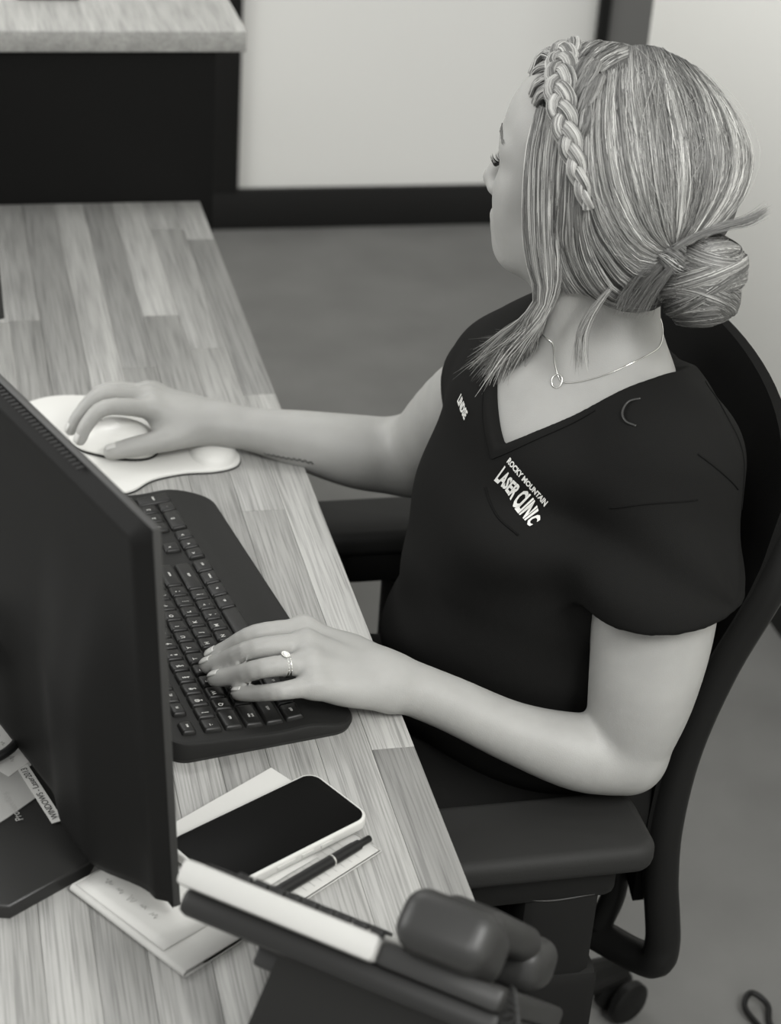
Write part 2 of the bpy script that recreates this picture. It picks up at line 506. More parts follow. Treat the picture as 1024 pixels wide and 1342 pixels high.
# spring line where the key field meets the palm rest
u = .01885
KEYM = {}
def key_mesh(w, d):
    k = (round(w, 5), round(d, 5))
    if k in KEYM: return KEYM[k]
    V = []; F = []
    lev = [(0, 0), (.0032, .0006), (.0046, .0016), (.0050, .0028)]
    for z, i in lev:
        for p in rrect(w - 2 * i, d - 2 * i, .0018, 3): V.append((p[0], p[1], z))
    n = 16
    for r in range(3):
        for i in range(n): F.append((r * n + i, r * n + (i + 1) % n, (r + 1) * n + (i + 1) % n, (r + 1) * n + i))
    F.append(tuple(range(3 * n, 4 * n)))
    me = bpy.data.meshes.new('key'); me.from_pydata(V, [], F); me.update(); me.materials.append(MATS['key_black'])
    me.shade_smooth(); me.set_sharp_from_angle(angle=math.radians(50))
    KEYM[k] = me
    return me
LEG = {}
def legend(s, size):
    if (s, size) not in LEG:
        V, F = text_mesh(s, size, .00012)
        me = bpy.data.meshes.new('legend'); me.from_pydata([(v[0], v[1], 0) for v in V], [], F); me.update(); me.materials.append(MATS['legend_white'])
        LEG[(s, size)] = me
    return LEG[(s, size)]
def key(x, y, w, s='', d=1.0, size=None):
    """x, y in key units from the left end of the Q row; y up the board"""
    px = KX - 2 * u + (x + w / 2) * u; py = KY + y * u
    z = kz(py)
    o = link('key', key_mesh(w * u - .0017, d * u - .0017), None, kb)
    sl = (kz(py + .005) - kz(py - .005)) / .01
    o.location = (px, py, z - .0008); o.rotation_euler = (math.atan(sl), 0, 0)
    if s:
        two = s.split('|')
        for i, q in enumerate(two):
            sz = size or (.0058 if len(q) == 1 else .0036)
            if len(two) > 1: sz *= .82
            l = link('legend', legend(q, sz), None, o)
            off = (-.0028, .0028) if len(two) == 1 and len(q) == 1 else (0, 0)
            if len(two) > 1: off = (-.0026, .0030 - .0058 * i)
            l.location = (off[0] if w < 1.4 or len(two) > 1 else 0, off[1] * .6, .00512)
num = ['~|`', '!|1', '@|2', '#|3', '$|4', '%|5', '^|6', '&|7', '*|8', '(|9', ')|0', '_|-', '+|=']
for i, s in enumerate(num): key(i, 1, 1, s)
key(13, 1, 2, 'backspace')
key(0, 0, 1.5, 'tab')
for i, s in enumerate('QWERTYUIOP'): key(1.5 + i, 0, 1, s)
key(11.5, 0, 1, '{|['); key(12.5, 0, 1, '}|]'); key(13.5, 0, 1.5, '||\\'.replace('||', '/|'))
key(0, -1, 1.75, 'caps|lock')
for i, s in enumerate('ASDFGHJKL'): key(1.75 + i, -1, 1, s)
key(10.75, -1, 1, ':|;'); key(11.75, -1, 1, '"|\''); key(12.75, -1, 2.25, 'enter')
key(0, -2, 2.25, 'shift')
for i, s in enumerate('ZXCVBNM'): key(2.25 + i, -2, 1, s)
key(9.25, -2, 1, '<|,'); key(10.25, -2, 1, '>|.'); key(11.25, -2, 1, '?|/'); key(12.25, -2, 2.75, 'shift')
key(0, -3, 1.25, 'ctrl'); key(1.25, -3, 1.25, 'fn'); key(2.5, -3, 1.25, 'alt'); key(3.75, -3, 6.25)
for i, s in enumerate(('alt', 'fn', 'menu', 'ctrl')): key(10 + 1.25 * i, -3, 1.25, s)
key(0, 2.15, 1, 'esc', .8)
for g in range(3):
    for i in range(4): key(1.5 + g * 4.4 + i * 1.03, 2.15, 1.03, 'F%d' % (g * 4 + i + 1), .8)
nx = 15.25
for r, l in ((2.15, ('prt', 'scr', 'brk')), (1, ('ins', 'home', 'pgup')), (0, ('del', 'end', 'pgdn'))):
    for i, s in enumerate(l): key(nx + i, r, 1, s, .8 if r > 2 else 1)
key(nx + 1, -2, 1, '^'); key(nx, -3, 1, '<'); key(nx + 1, -3, 1, 'v'); key(nx + 2, -3, 1, '>')
px_ = 18.45
for r, l in ((1, ('num', '/', '*', '-')), (0, ('7', '8', '9')), (-1, ('4', '5', '6')), (-2, ('1', '2', '3'))):
    for i, s in enumerate(l): key(px_ + i, r, 1, s)
key(px_, -3, 2, '0'); key(px_ + 2, -3, 1, '.')
key(px_ + 3, -.5, 1, '+', 2); key(px_ + 3, -2.5, 1, 'enter', 2)

# ------------------------------------------------------------------ mouse, pad
pad = thing('mouse_pad', 'white mouse pad with a cushioned gel wrist rest under the mouse', 'mouse pad', (-.19, .05, DESK))
outl = catmull([(-.2205, -.040), (-.195, -.0345), (-.171, -.0123), (-.136, -.001), (-.1, .0), (-.076, .010), (-.0685, .030), (-.074, .056), (-.092, .074), (-.125, .082), (-.15, .105), (-.175, .16), (-.21, .195), (-.27, .20), (-.315, .16), (-.33, .08), (-.32, 0), (-.28, -.035)], 6, True)
prism('pad_sheet', [tuple(p) for p in outl], DESK, DESK + .004, 'pad_white', pad, bev=.001)
prism('pad_base', [tuple(p) for p in offset_poly([tuple(q) for q in outl], -.0008)], DESK, DESK + .0016, 'dark_seam', pad)
# gel rest: a soft ridge across the near end
V = []; F = []; nu, nvv = 30, 14
for i in range(nu + 1):
    a = 2 * PI * i / nu
    for j in range(nvv + 1):
        r = j / nvv
        prof = (1 - r ** 2.6) ** .6 if r < 1 else 0
        V.append((-.097 + .0265 * r * math.cos(a) * (1 + .12 * math.sin(a)), .0375 + .034 * r * math.sin(a), DESK + .0038 + .0125 * prof))
for i in range(nu):
    for j in range(nvv): F.append((i * (nvv + 1) + j, (i + 1) * (nvv + 1) + j, (i + 1) * (nvv + 1) + j + 1, i * (nvv + 1) + j + 1))
from_py('wrist_rest', V, F, 'pad_white', pad, True)
wkids(pad)

ms = thing('mouse', 'small white computer mouse under the right hand', 'mouse', (-.2045, .0665, DESK + .004), math.atan2(.05, -.10))
# local x = forward (buttons), shell by superellipse rings
def mouse_shell(nm, z0, scale, m, zmax):
    V = []; F = []; na, nr = 40, 14
    for j in range(nr + 1):
        t = j / nr
        for i in range(na):
            a = 2 * PI * i / na
            cx, cy = math.cos(a), math.sin(a)
            ex = .052 * (abs(cx) ** .75) * (1 if cx > 0 else -1); ey = .030 * (abs(cy) ** .8) * (1 if cy > 0 else -1)
            s = (1 - t ** 3) ** .55 if j < nr else 0
            x = ex * s * scale; y = ey * s * scale * (1 - .10 * (x / .052 - .0) * (x > 0))
            h = zmax * (1 - .30 * ((x - .012 * -1) / .055) ** 2)
            V.append((x, y, z0 + t * max(h, .004)))
    for j in range(nr):
        for i in range(na): F.append((j * na + i, j * na + (i + 1) % na, (j + 1) * na + (i + 1) % na, (j + 1) * na + i))
    F.append(tuple(reversed(range(na))))
    return from_py(nm, V, F, m, ms, True)
mouse_shell('base', .0005, 1.0, 'dark_seam', .010)
mouse_shell('shell', .0032, .985, 'white_plastic', .031)
box('button_gap', (.012, -.0006, .020), (.050, .0006, .0305), 'dark_seam', ms)
lathe('scroll_wheel', [(.0, -.003), (.008, -.003), (.0088, -.0015), (.0088, .0015), (.008, .003), (0, .003)], 'deskphone_grey', ms, 20, Matrix.Translation((.028, 0, .0245)) @ Matrix.Rotation(PI / 2, 4, 'X'))

# ------------------------------------------------------------------ papers, pen, smartphone
def flat_text(name, s, pos, d, size, m, parent=None, bold=.0, z=None, sx=1.0):
    """flat print: s set along direction d on a horizontal sheet, letters upright to the left of d"""
    V, F = text_mesh(s, size, bold)
    d = Vector((d[0], d[1])).normalized(); up = Vector((-d.y, d.x))
    P = [(pos[0] + d.x * v[0] * sx + up.x * v[1], pos[1] + d.y * v[0] * sx + up.y * v[1], z) for v in V]
    return from_py(name, P, F, m, parent)

def scrawl(name, pos, d, length, h, z, m, parent, seed=0, n=26):
    """a line of handwriting: one fine wavering stroke"""
    r = random.Random(seed); d = Vector((d[0], d[1])).normalized(); up = Vector((-d.y, d.x)); parts = []
    k = 0; x = 0
    while x < length:
        wl = r.uniform(.25, .5) * h * 6
        pts = []
        m_ = max(4, int(wl / h * 4))
        for i in range(m_):
            xx = x + wl * i / m_
            yy = h * (.5 * math.sin(i * 2.1 + r.uniform(-.6, .6)) + r.uniform(-.25, .25)) * (1.6 if r.random() < .15 else 1)
            pts.append((pos[0] + d.x * xx + up.x * yy, pos[1] + d.y * xx + up.y * yy, z))
        parts.append(tube_data(catmull(pts, 3), .00020, 3))
        x += wl + h * 1.2
    V, F = merge(parts)
    return from_py(name, V, F, m, parent)

NA = math.atan2(.562, .826); nd = Vector((math.cos(NA), math.sin(NA))); nw = Vector((nd.y, -nd.x))   # nw: toward the near side
def folded(name, org, L, Wd, r, m, parent, th=.0005, sag=.35):
    """sheet folded over at its near-left end: org = far end of the fold, L along nd, Wd along nw"""
    prof = []
    for i in range(12): prof.append((L - (L - r) * i / 11, .0002))
    for i in range(1, 10):
        a = -PI / 2 - PI * i / 10; prof.append((r + r * math.cos(a), .0002 + r + r * math.sin(a)))
    for i in range(14):
        t = i / 13; prof.append((r + (L - .004 - r) * t, .0002 + 2 * r * (1 - (1 - sag) * min(1, t * 1.6) ** .8)))
    V = []; F = []; nwid = 4
    N = len(prof)
    for side in (0, 1):
        for k, (s, z) in enumerate(prof):
            a = prof[max(0, k - 1)]; b = prof[min(N - 1, k + 1)]
            t = Vector((b[0] - a[0], b[1] - a[1])).normalized(); nn = Vector((t.y, -t.x)) * (th * side)
            for j in range(nwid + 1):
                q = org + nd * (s + nn.x) + nw * (Wd * j / nwid)
                V.append((q.x, q.y, DESK + .0004 + max(z + nn.y, .0001)))
    m_ = nwid + 1
    for side in (0, 1):
        o = side * N * m_
        for k in range(N - 1):
            for j in range(nwid):
                f = (o + k * m_ + j, o + k * m_ + j + 1, o + (k + 1) * m_ + j + 1, o + (k + 1) * m_ + j)
                F.append(f if side else tuple(reversed(f)))
    for k in range(N - 1):
        for j in (0, nwid): F.append((k * m_ + j, (k + 1) * m_ + j, N * m_ + (k + 1) * m_ + j, N * m_ + k * m_ + j))
    for k in (0, N - 1):
        for j in range(nwid): F.append((k * m_ + j, k * m_ + j + 1, N * m_ + k * m_ + j + 1, N * m_ + k * m_ + j))
    return from_py(name, V, F, m, parent, True)
A = Vector((-.313, -.670))
npd = thing('notepad', 'folded white writing pad lying on the desk under the smartphone', 'notepad', (A.x + nd.x * .1 + nw.x * .065, A.y + nd.y * .1 + nw.y * .065, DESK))
folded('cover_sheet', A, .216, .132, .0034, 'paper_old', npd, sag=.5)
folded('inner_sheet', A + nd * .003 + nw * .001, .212, .130, .0022, 'paper', npd, sag=.55)
for k in range(9):
    V = []; q0 = A + nd * (.125 + k * .0085) + nw * .004; q1 = q0 + nw * .124
    tube('ruled_line', [(q0.x, q0.y, DESK + .00455), (q1.x, q1.y, DESK + .00455)], .00012, 'card_grey', npd, 3)
wkids(npd)
# loose slip with handwriting on top of the pad
SL = A + nd * .004 + nw * .0025
sl = thing('note_slip', 'cream paper slip with faint handwriting lying on the folded pad', 'paper', (SL.x + nd.x * .06, SL.y + nd.y * .06, DESK + .0078))
V = []; F = []; ns = 16
for i in range(ns + 1):
    for j in range(7):
        q = SL + nd * (.165 * i / ns) + nw * (.103 * j / 6)
        V.append((q.x, q.y, DESK + .0081 - .0022 * (i / ns) ** .7 + .0009 * math.sin(i * .5 + j * .3) * (j / 6)))
for i in range(ns):
    for j in range(6): F.append((i * 7 + j, i * 7 + j + 1, (i + 1) * 7 + j + 1, (i + 1) * 7 + j))
sheet = from_py('sheet', V, F, 'paper', sl, True)
sheet.modifiers.new('thickness', 'SOLIDIFY').thickness = .0003
for k in range(3):
    q = SL + nd * (.020 + .022 * k) + nw * .012
    scrawl('handwriting', (q.x, q.y), nw, .055 - .012 * k, .0042, DESK + .0086 - .0004 * k, 'ink', sl, 11 + k)
wkids(sl)
# second pad sticking out behind the phone
B = A + nd * .083 - nw * .0005
p2 = prism('note_block', [tuple(B), tuple(B + nw * .07), tuple(B + nw * .07 + nd * .135), tuple(B + nd * .135)], DESK + .0089, DESK + .0104, 'paper', None, bev=.0003, smooth=False)
p2['label'] = 'thin white note block peeking out behind the smartphone'; p2['category'] = 'note block'

PC = Vector((-.1505, -.6390)); pd = Vector((.8756, .483))
sp = thing('smartphone', 'smartphone with a black screen in a pale case on the notepad', 'smartphone', (PC.x, PC.y, DESK + .0105), math.atan2(pd.y, pd.x))
prism('case', rrect(.1535, .0775, .0135, 8), 0, .0098, 'phone_case', sp, bev=.0022, steps=4, bot_bev=True)
prism('screen', rrect(.1485, .0725, .0115, 8), .0094, .01005, 'glass_black', sp, bev=.0004)
for a, w in ((.028, .012), (.008, .012), (-.014, .018)):
    prism('side_button', [(a - w / 2 , -.0396), (a + w / 2, -.0396), (a + w / 2, -.0384), (a - w / 2, -.0384)], .0035, .0065, 'phone_case', sp)
sp.rotation_euler.x = 0

PT = Vector((-.0734, -.6551)); PE = Vector((-.1967, -.7329)); pdv = (PE - PT).normalized()
pen = thing('pen', 'black click ballpoint pen lying across the notepad', 'pen', (PT.x, PT.y, DESK + .0115), math.atan2(pdv.y, pdv.x))
Mp = Matrix.Rotation(PI / 2, 4, 'Y')
lathe('barrel', [(.0034, .008), (.0044, .0085), (.0048, .03), (.0050, .09), (.0050, .118), (.0036, .130), (.0016, .139)], 'pen_black', pen, 20, Mp)
lathe('clicker', [(.0026, -.004), (.0031, -.0032), (.0031, .009)], 'pen_black', pen, 16, Mp)
lathe('ring', [(.00465, .0375), (.0051, .0378), (.0051, .0392), (.00465, .0395)], 'chrome', pen, 20, Mp)
lathe('tip', [(.0016, .1385), (.0012, .142), (.0005, .1455)], 'chrome', pen, 12, Mp)
bm = bmesh.new(); add_box(bm, (.030, .0068, .0), (.040, .0014, .0044), .0006); add_box(bm, (.0115, .0052, 0), (.004, .004, .0042), .0005)
cl = from_bm('clip', bm, 'pen_black', pen, auto=40)
cl.rotation_euler.x = PI + .45

# ------------------------------------------------------------------ things on the stand base
zb = DESK + .0136
lt = Vector((-.3215, -.6015)); ld = Vector((-.29, .957))
lab = thing('label_strip', 'white label tape reading WINDOWS - Laser2013 on the black stand base', 'label', (lt.x, lt.y, zb))
lq = [lt + Vector((.0095, .0032)), lt + Vector((.0095, .0032)) + ld * .082, lt + ld * .082, lt]
prism('tape', [tuple(q) for q in lq], zb + .0012, zb + .0016, 'paper', lab, smooth=False)
c = (lq[0] + lq[2]) / 2
flat_text('lettering', 'WINDOWS - Laser2013', c, ld, .0078, 'ink_dark', lab, .00006, zb + .0019, .93)
wkids(lab)
cg = prism('grey_card', [(-.40, -.625), (-.356, -.588), (-.3285, -.562), (-.345, -.522), (-.40, -.51)], zb + .0002, zb + .0010, 'card_grey', None, smooth=False)
tag(cg, 'grey printed card next to the label tape on the stand base', 'card')
gt = flat_text('lettering', 'Product Key', (-.352, -.574), ld, .009, 'ink', cg, 0, zb + .0014, .9)
np_ = thing('note_sheet', 'white sheet of handwritten notes poking out from behind the monitor', 'paper', (-.36, -.47, zb + .001))
V = [(-.43, -.44), (-.352, -.535), (-.3255, -.508), (-.335, -.47), (-.36, -.40), (-.42, -.40)]
prism('sheet', [tuple(q) for q in V], zb + .0012, zb + .0018, 'paper', np_, smooth=False)
prism('sheet', [(q[0] - .003, q[1] - .008) for q in V], zb + .0001, zb + .0009, 'paper_old', np_, smooth=False)
for k in range(4): scrawl('handwriting', (-.347 - k * .009, -.515 + k * .006), ld, .07, .004, zb + .0021, 'ink', np_, 40 + k)
wkids(np_)
cb = tube('cable_loop', catmull([(-.44, -.50, .765), (-.40, -.515, .765), (-.368, -.523, .765), (-.347, -.513, .769), (-.337, -.49, .7725), (-.330, -.465, .766), (-.318, -.44, .7615), (-.30, -.42, .7605)], 8), .0042, 'cable_black', None, 10)
tag(cb, 'thick black cable looping over the notes behind the monitor', 'cable')

# ------------------------------------------------------------------ desk phone, seen from behind
ph = thing('desk_phone', 'black desk phone with a light faceplate rim seen from behind, coiled cord', 'phone', (-.16, -.90, DESK))
pq = Vector((.645, .764, 0)); ps = Vector((.764, -.645, 0)); pu = Vector((0, 0, 1))
P0 = Vector((-.2505, -.838, .899))
lean = math.radians(38)
fd = (pq * math.sin(PI / 2 - lean) * .8 - pu * .6).normalized()      # down the face, towards the user
fn = ps.cross(fd).normalized()
if fn.z < 0: fn = -fn
def Pf(a, b, c_): return P0 + ps * a + fd * b + fn * c_               # a across, b down the face, c off the face
def fbox(nm, a0, a1, b0, b1, c0, c1, m, bev=.002, parent=ph):
    bm = bmesh.new(); add_box(bm, (0, 0, 0), (a1 - a0, b1 - b0, c1 - c0), bev)
    M = Matrix(((ps.x, fd.x, fn.x, 0), (ps.y, fd.y, fn.y, 0), (ps.z, fd.z, fn.z, 0), (0, 0, 0, 1))); M.translation = Pf((a0 + a1) / 2, (b0 + b1) / 2, (c0 + c1) / 2)
    bmesh.ops.transform(bm, matrix=M, verts=bm.verts)
    return from_bm(nm, bm, m, parent, auto=35)
fbox('faceplate', 0, .150, 0, .185, -.012, .006, 'deskphone_light', .004)
fbox('display', .012, .110, .012, .062, .005, .008, 'screen_black', .001)
for i in range(9): fbox('function_key', .040 + i * .0125, .050 + i * .0125, .004, .010, .005, .0105, 'deskphone_black', .001)
for r in range(4):
    for cc in range(3): fbox('dial_key', .022 + cc * .03, .044 + cc * .03, .082 + r * .024, .098 + r * .024, .005, .009, 'deskphone_grey', .0015)
fbox('rear_shell', .004, .240, .010, .19, -.030, -.011, 'deskphone_black', .006)
fbox('cradle', .150, .238, .004, .19, -.012, .004, 'deskphone_grey', .004)
# wedge stand
def wedge(nm, a0, a1, m):
    pts = []
    T1 = Pf(0, .03, -.026); T2 = Pf(0, .17, -.026); B1 = Vector((P0.x, P0.y, DESK)) - pq * .015 - ps * (.03 if m else 0); B2 = Vector((P0.x, P0.y, DESK)) + pq * .15 - ps * .03
    V = []
    for a in (a0, a1):
        for q in (T1, T2, B2, B1): V.append(q + ps * a)
    return from_py(nm, V, [(0, 1, 2, 3), (7, 6, 5, 4), (0, 4, 5, 1), (1, 5, 6, 2), (2, 6, 7, 3), (3, 7, 4, 0)], m, ph)
wedge('stand', .078, .225, 'deskphone_black')
fbox('stand_rib', .05, .21, .06, .075, -.045, -.028, 'deskphone_grey', .003)
# handset on the right-hand cradle: earpiece end overhanging the top
bm = bmesh.new()
MF = Matrix(((ps.x, fd.x, fn.x, 0), (ps.y, fd.y, fn.y, 0), (ps.z, fd.z, fn.z, 0), (0, 0, 0, 1)))
def fblock(bm, c_, s_, bev, tilt=0):
    M = MF.copy(); M.translation = Pf(*c_)
    b2 = bmesh.new(); add_box(b2, (0, 0, 0), s_, bev, None, 5); bmesh.ops.transform(b2, matrix=M @ Matrix.Rotation(tilt, 4, 'X'), verts=b2.verts)
    me_ = bpy.data.meshes.new('t'); b2.to_mesh(me_); b2.free(); bm.from_mesh(me_); bpy.data.meshes.remove(me_)
fblock(bm, (.192, .012, .022), (.066, .062, .042), .015, -.18)
fblock(bm, (.194, .085, .036), (.048, .130, .026), .012)
fblock(bm, (.194, .160, .024), (.060, .056, .038), .014, .2)
from_bm('handset', bm, 'deskphone_grey', ph, smooth=True)
# coiled cord at the right-hand side
t = np.linspace(0, 1, 260); base = catmull([Pf(.236, .02, .0), Pf(.246, .02, -.02), Pf(.252, .045, -.05), Pf(.25, .09, -.05), Pf(.235, .15, -.03)], 65)
base = base[np.linspace(0, len(base) - 1, 260).astype(int)]
hel = base + .0065 * (np.outer(np.cos(t * 2 * PI * 20), np.array(fn)) + np.outer(np.sin(t * 2 * PI * 20), np.array(ps)))
tube('coil_cord', hel, .0016, 'deskphone_black', ph, 6)
wkids(ph)

# wire loop on the carpet
wl = tube('floor_cable', catmull([(.62, -.36, .006), (.60, -.26, .006), (.585, -.205, .006), (.575, -.175, .014), (.59, -.158, .02), (.607, -.175, .012), (.60, -.205, .006), (.62, -.24, .006), (.70, -.30, .006)], 10), .004, 'cable_black', None, 8)
tag(wl, 'black cable looped on the grey carpet behind the chair', 'cable')

# ------------------------------------------------------------------ office chair (faces -X)
CX, CY = .19, -.245
ch = thing('office_chair', 'black ergonomic office chair with a tall mesh back and padded armrests', 'office chair', (CX, CY, 0))
def sm01(a, b, q): 
    s = min(1, max(0, (q - a) / (b - a))); return s * s * (3 - 2 * s)
bx_prof = [(.36, .305), (.42, .300), (.50, .286), (.57, .281), (.64, .284), (.70, .294), (.76, .306), (.82, .324), (.88, .340), (.95, .348), (1.04, .350)]
def back_x(z): return float(np.interp(z, [p[0] for p in bx_prof], [p[1] for p in bx_prof]))
def half_w(z):
    return float(np.interp(z, [.44, .55, .70, .85, .95, 1.02], [.175, .213, .214, .236, .236, .226]))
V = []; F = []; nz, ny = 40, 28
def z_top(q): return 1.006 - .018 * q * q - .05 * abs(q) ** 8
for side in (0, 1):
    for i in range(nz + 1):
        for j in range(ny + 1):
            q = math.sin((-1 + 2 * j / ny) * PI / 2); z = .44 + (z_top(q) - .44) * i / nz; y = CY + q * half_w(z)
            x = back_x(z) - .012 + .030 * (1 - q * q) + (.014 if side else -.012) * (1 - .55 * abs(q) ** 6) * (1 - .6 * (i / nz) ** 12)
            V.append((x, y, z))
n1 = (nz + 1) * (ny + 1)
for side in (0, 1):
    for i in range(nz):
        for j in range(ny):
            a = side * n1 + i * (ny + 1) + j; f = (a, a + 1, a + ny + 2, a + ny + 1); F.append(f if side else tuple(reversed(f)))
for i in range(nz):
    for j in (0, ny):
        a = i * (ny + 1) + j; F.append((a, a + ny + 1, n1 + a + ny + 1, n1 + a))
for j in range(ny):
    for i in (0, nz):
        a = i * (ny + 1) + j; F.append((a, a + 1, n1 + a + 1, n1 + a))
me = from_py('backrest', V, F, 'chair_mesh', ch, True)
bm = bmesh.new(); bm.from_mesh(me.data); bmesh.ops.recalc_face_normals(bm, faces=bm.faces[:]); bm.to_mesh(me.data); bm.free()
me.data.shade_smooth(); me.data.set_sharp_from_angle(angle=math.radians(50))
# frame down both sides, curling in under the seat
for s, nm in ((-1, 'near'), (1, 'far')):
    pts = []
    for z in (.955, .92, .86, .76, .66, .57, .50, .45, .41): pts.append((back_x(z) + .004, CY + s * (half_w(max(z, .55)) - .006), z))
    pts += [(.302, CY + s * .206, .384), (.292, CY + s * .178, .366), (.272, CY + s * .13, .352), (.235, CY + s * .07, .345), (.20, CY + s * .03, .345)]
    pts[0] = (back_x(.955) + .004, CY + s * (half_w(.955) - .014), .965)
    fp = catmull(pts, 6); fr = np.full(len(fp), .0185); fr[:13] = np.linspace(.004, .0185, 13)
    tube('back_frame', fp, fr, 'chair_plastic', ch, 12)
    tube('back_strut', catmull([(.268, CY + s * .12, .50), (.276, CY + s * .135, .43), (.268, CY + s * .125, .36)], 6), .013, 'chair_plastic', ch, 10)
# seat
pts = catmull([(-.06, -.49), (-.065, 0.0), (-.06, .0), ], 2)
seat_o = [(.05 + q[0], CY + q[1]) for q in rrect(.40, .44, (.13, .08, .08, .13), 8)]
prism('seat', seat_o, .395, .462, 'chair_black', ch, bev=.028, steps=5, bot_bev=True)
prism('seat_pan', [(.08 + q[0], CY + q[1]) for q in rrect(.28, .30, .06, 6)], .355, .40, 'chair_plastic', ch, bev=.01)
# armrests
for s, y0, zt, xa, xb in ((-1, -.527, .640, -.035, .228), (1, .036, .655, -.035, .20)):
    a = prism('armrest', [(p[0] + (xa + xb) / 2, p[1] + y0) for p in rrect(xb - xa, .094, (.022, .03, .03, .022), 6)], zt - .030, zt, 'chair_pad', ch, bev=.011, steps=4, bot_bev=True)
    yi = CY + s * .262
    bmm = bmesh.new(); add_box(bmm, (.125, y0 - .006 * s, zt - .050), (.15, .066, .044), .012)
    from_bm('arm_bracket', bmm, 'chair_plastic', ch, auto=40)
    bmm = bmesh.new(); add_box(bmm, (.148, y0 - .002 * s, .475), (.078, .050, .25), .012); add_box(bmm, (.150, y0 + .0 * s, .40), (.092, .058, .16), .014)
    from_bm('arm_post', bmm, 'chair_plastic', ch, auto=40)
    tube('post_trim', catmull([(.106, y0 - .0238, .586), (.116, y0 - .0238, .575), (.14, y0 - .0238, .571), (.178, y0 - .0238, .574)], 5), .0011, 'monitor_edge', ch, 5)
    bmm = bmesh.new(); add_box(bmm, (.14, (y0 + CY) / 2 , .37), (.07, abs(y0 - CY) + .04, .026), .008)
    from_bm('arm_bar', bmm, 'chair_plastic', ch, auto=40)
lathe('gas_column', [(.030, .09), (.030, .24), (.022, .245), (.022, .36)], 'chair_plastic', ch, 24, Matrix.Translation((CX, CY, 0)))
for k in range(5):
    a = math.radians(24 + 72 * k); d = Vector((math.cos(a), math.sin(a), 0))
    c0 = Vector((CX, CY, .11)); 
    tube('base_leg', [c0 + d * .02, c0 + d * .12 + Vector((0, 0, -.004)), c0 + d * .235 + Vector((0, 0, -.028))], [.030, .026, .018], 'chair_plastic', ch, 12)
    cc = c0 + d * .245; n_ = Vector((-d.y, d.x, 0))
    for s in (-1, 1):
        Mx = Matrix.Translation((cc.x + n_.x * .014 * s, cc.y + n_.y * .014 * s, .030)) @ Matrix.Rotation(a, 4, 'Z') @ Matrix.Rotation(PI / 2, 4, 'X')
        lathe('castor', [(.0, -.009), (.024, -.009), (.0295, -.005), (.0295, .005), (.024, .009), (0, .009)], 'chair_plastic', ch, 20, Mx)
wkids(ch)

# ================================================================== smooth solids for the figure
def vec(p): return np.array(p, float)
class RC:
    """cone with round ends"""
    def __init__(s, a, b, ra, rb, k=.01):
        s.a = vec(a); s.b = vec(b); s.ra = ra; s.rb = rb; s.k = k
        s.c = (s.a + s.b) / 2; s.R = np.linalg.norm(s.b - s.a) / 2 + max(ra, rb)
    def d(s, P):
        ba = s.b - s.a; l2 = ba @ ba
        if l2 < 1e-10: return np.linalg.norm(P - s.a, axis=-1) - s.ra
        t = np.clip(((P - s.a) @ ba) / l2, 0, 1)
        t = t.astype(P.dtype)
        q = P - s.a - t[..., None] * ba
        return np.linalg.norm(q, axis=-1) - (s.ra + (s.rb - s.ra) * t)
class EL:
    """ellipsoid; A rows = axes in world"""
    def __init__(s, c, r, A=None, k=.01):
        s.c = vec(c); s.r = vec(r); s.A = np.eye(3) if A is None else vec(A); s.k = k; s.R = max(r)
    def d(s, P):
        q = (P - s.c) @ s.A.T
        k0 = np.linalg.norm(q / s.r, axis=-1); k1 = np.linalg.norm(q / (s.r ** 2), axis=-1)
        return k0 * (k0 - 1) / np.maximum(k1, 1e-6)
def chain(pts, rs, k=.006): return [RC(a, b, ra, rb, k) for a, b, ra, rb in zip(pts, pts[1:], rs, rs[1:])]
def limb(pts, rs, n=4, k=.0012):
    Q = catmull([np.r_[vec(p), r] for p, r in zip(pts, rs)], n)
    return [RC(a[:3], b[:3], a[3], b[3], k) for a, b in zip(Q, Q[1:])]
def smin(a, b, k):
    h = np.clip(.5 + .5 * (b - a) / k, 0, 1)
    return b + (a - b) * h - k * h * (1 - h)
def smax(a, b, k): return -smin(-a, -b, k)

class Solid:
    """groups of primitives; inside a group each joins with its own k, groups join with ku; carve = subtracted"""
    def __init__(s): s.groups = []; s.post = None; s.carve = []
    def add(s, prims, ku=.01): s.groups.append((ku, prims)); return s
    def cut(s, prim, k=.006): s.carve.append((k, prim)); return s
    def eval(s, P, c=None, R=None):
        out = None
        for ku, prims in s.groups:
            g = None
            for p in prims:
                if c is not None and np.linalg.norm(p.c - c) > R + p.R * 1.05 + .06: continue
                d = p.d(P); g = d if g is None else smin(g, d, p.k)
            if g is not None: out = g if out is None else smin(out, g, ku)
        if out is None: out = np.full(P.shape[:-1], 1.0, P.dtype)
        for k, p in s.carve:
            if c is not None and np.linalg.norm(p.c - c) > R + p.R + .05: continue
            out = smax(out, -p.d(P), k)
        if s.post is not None: out = s.post(P, out)
        return out

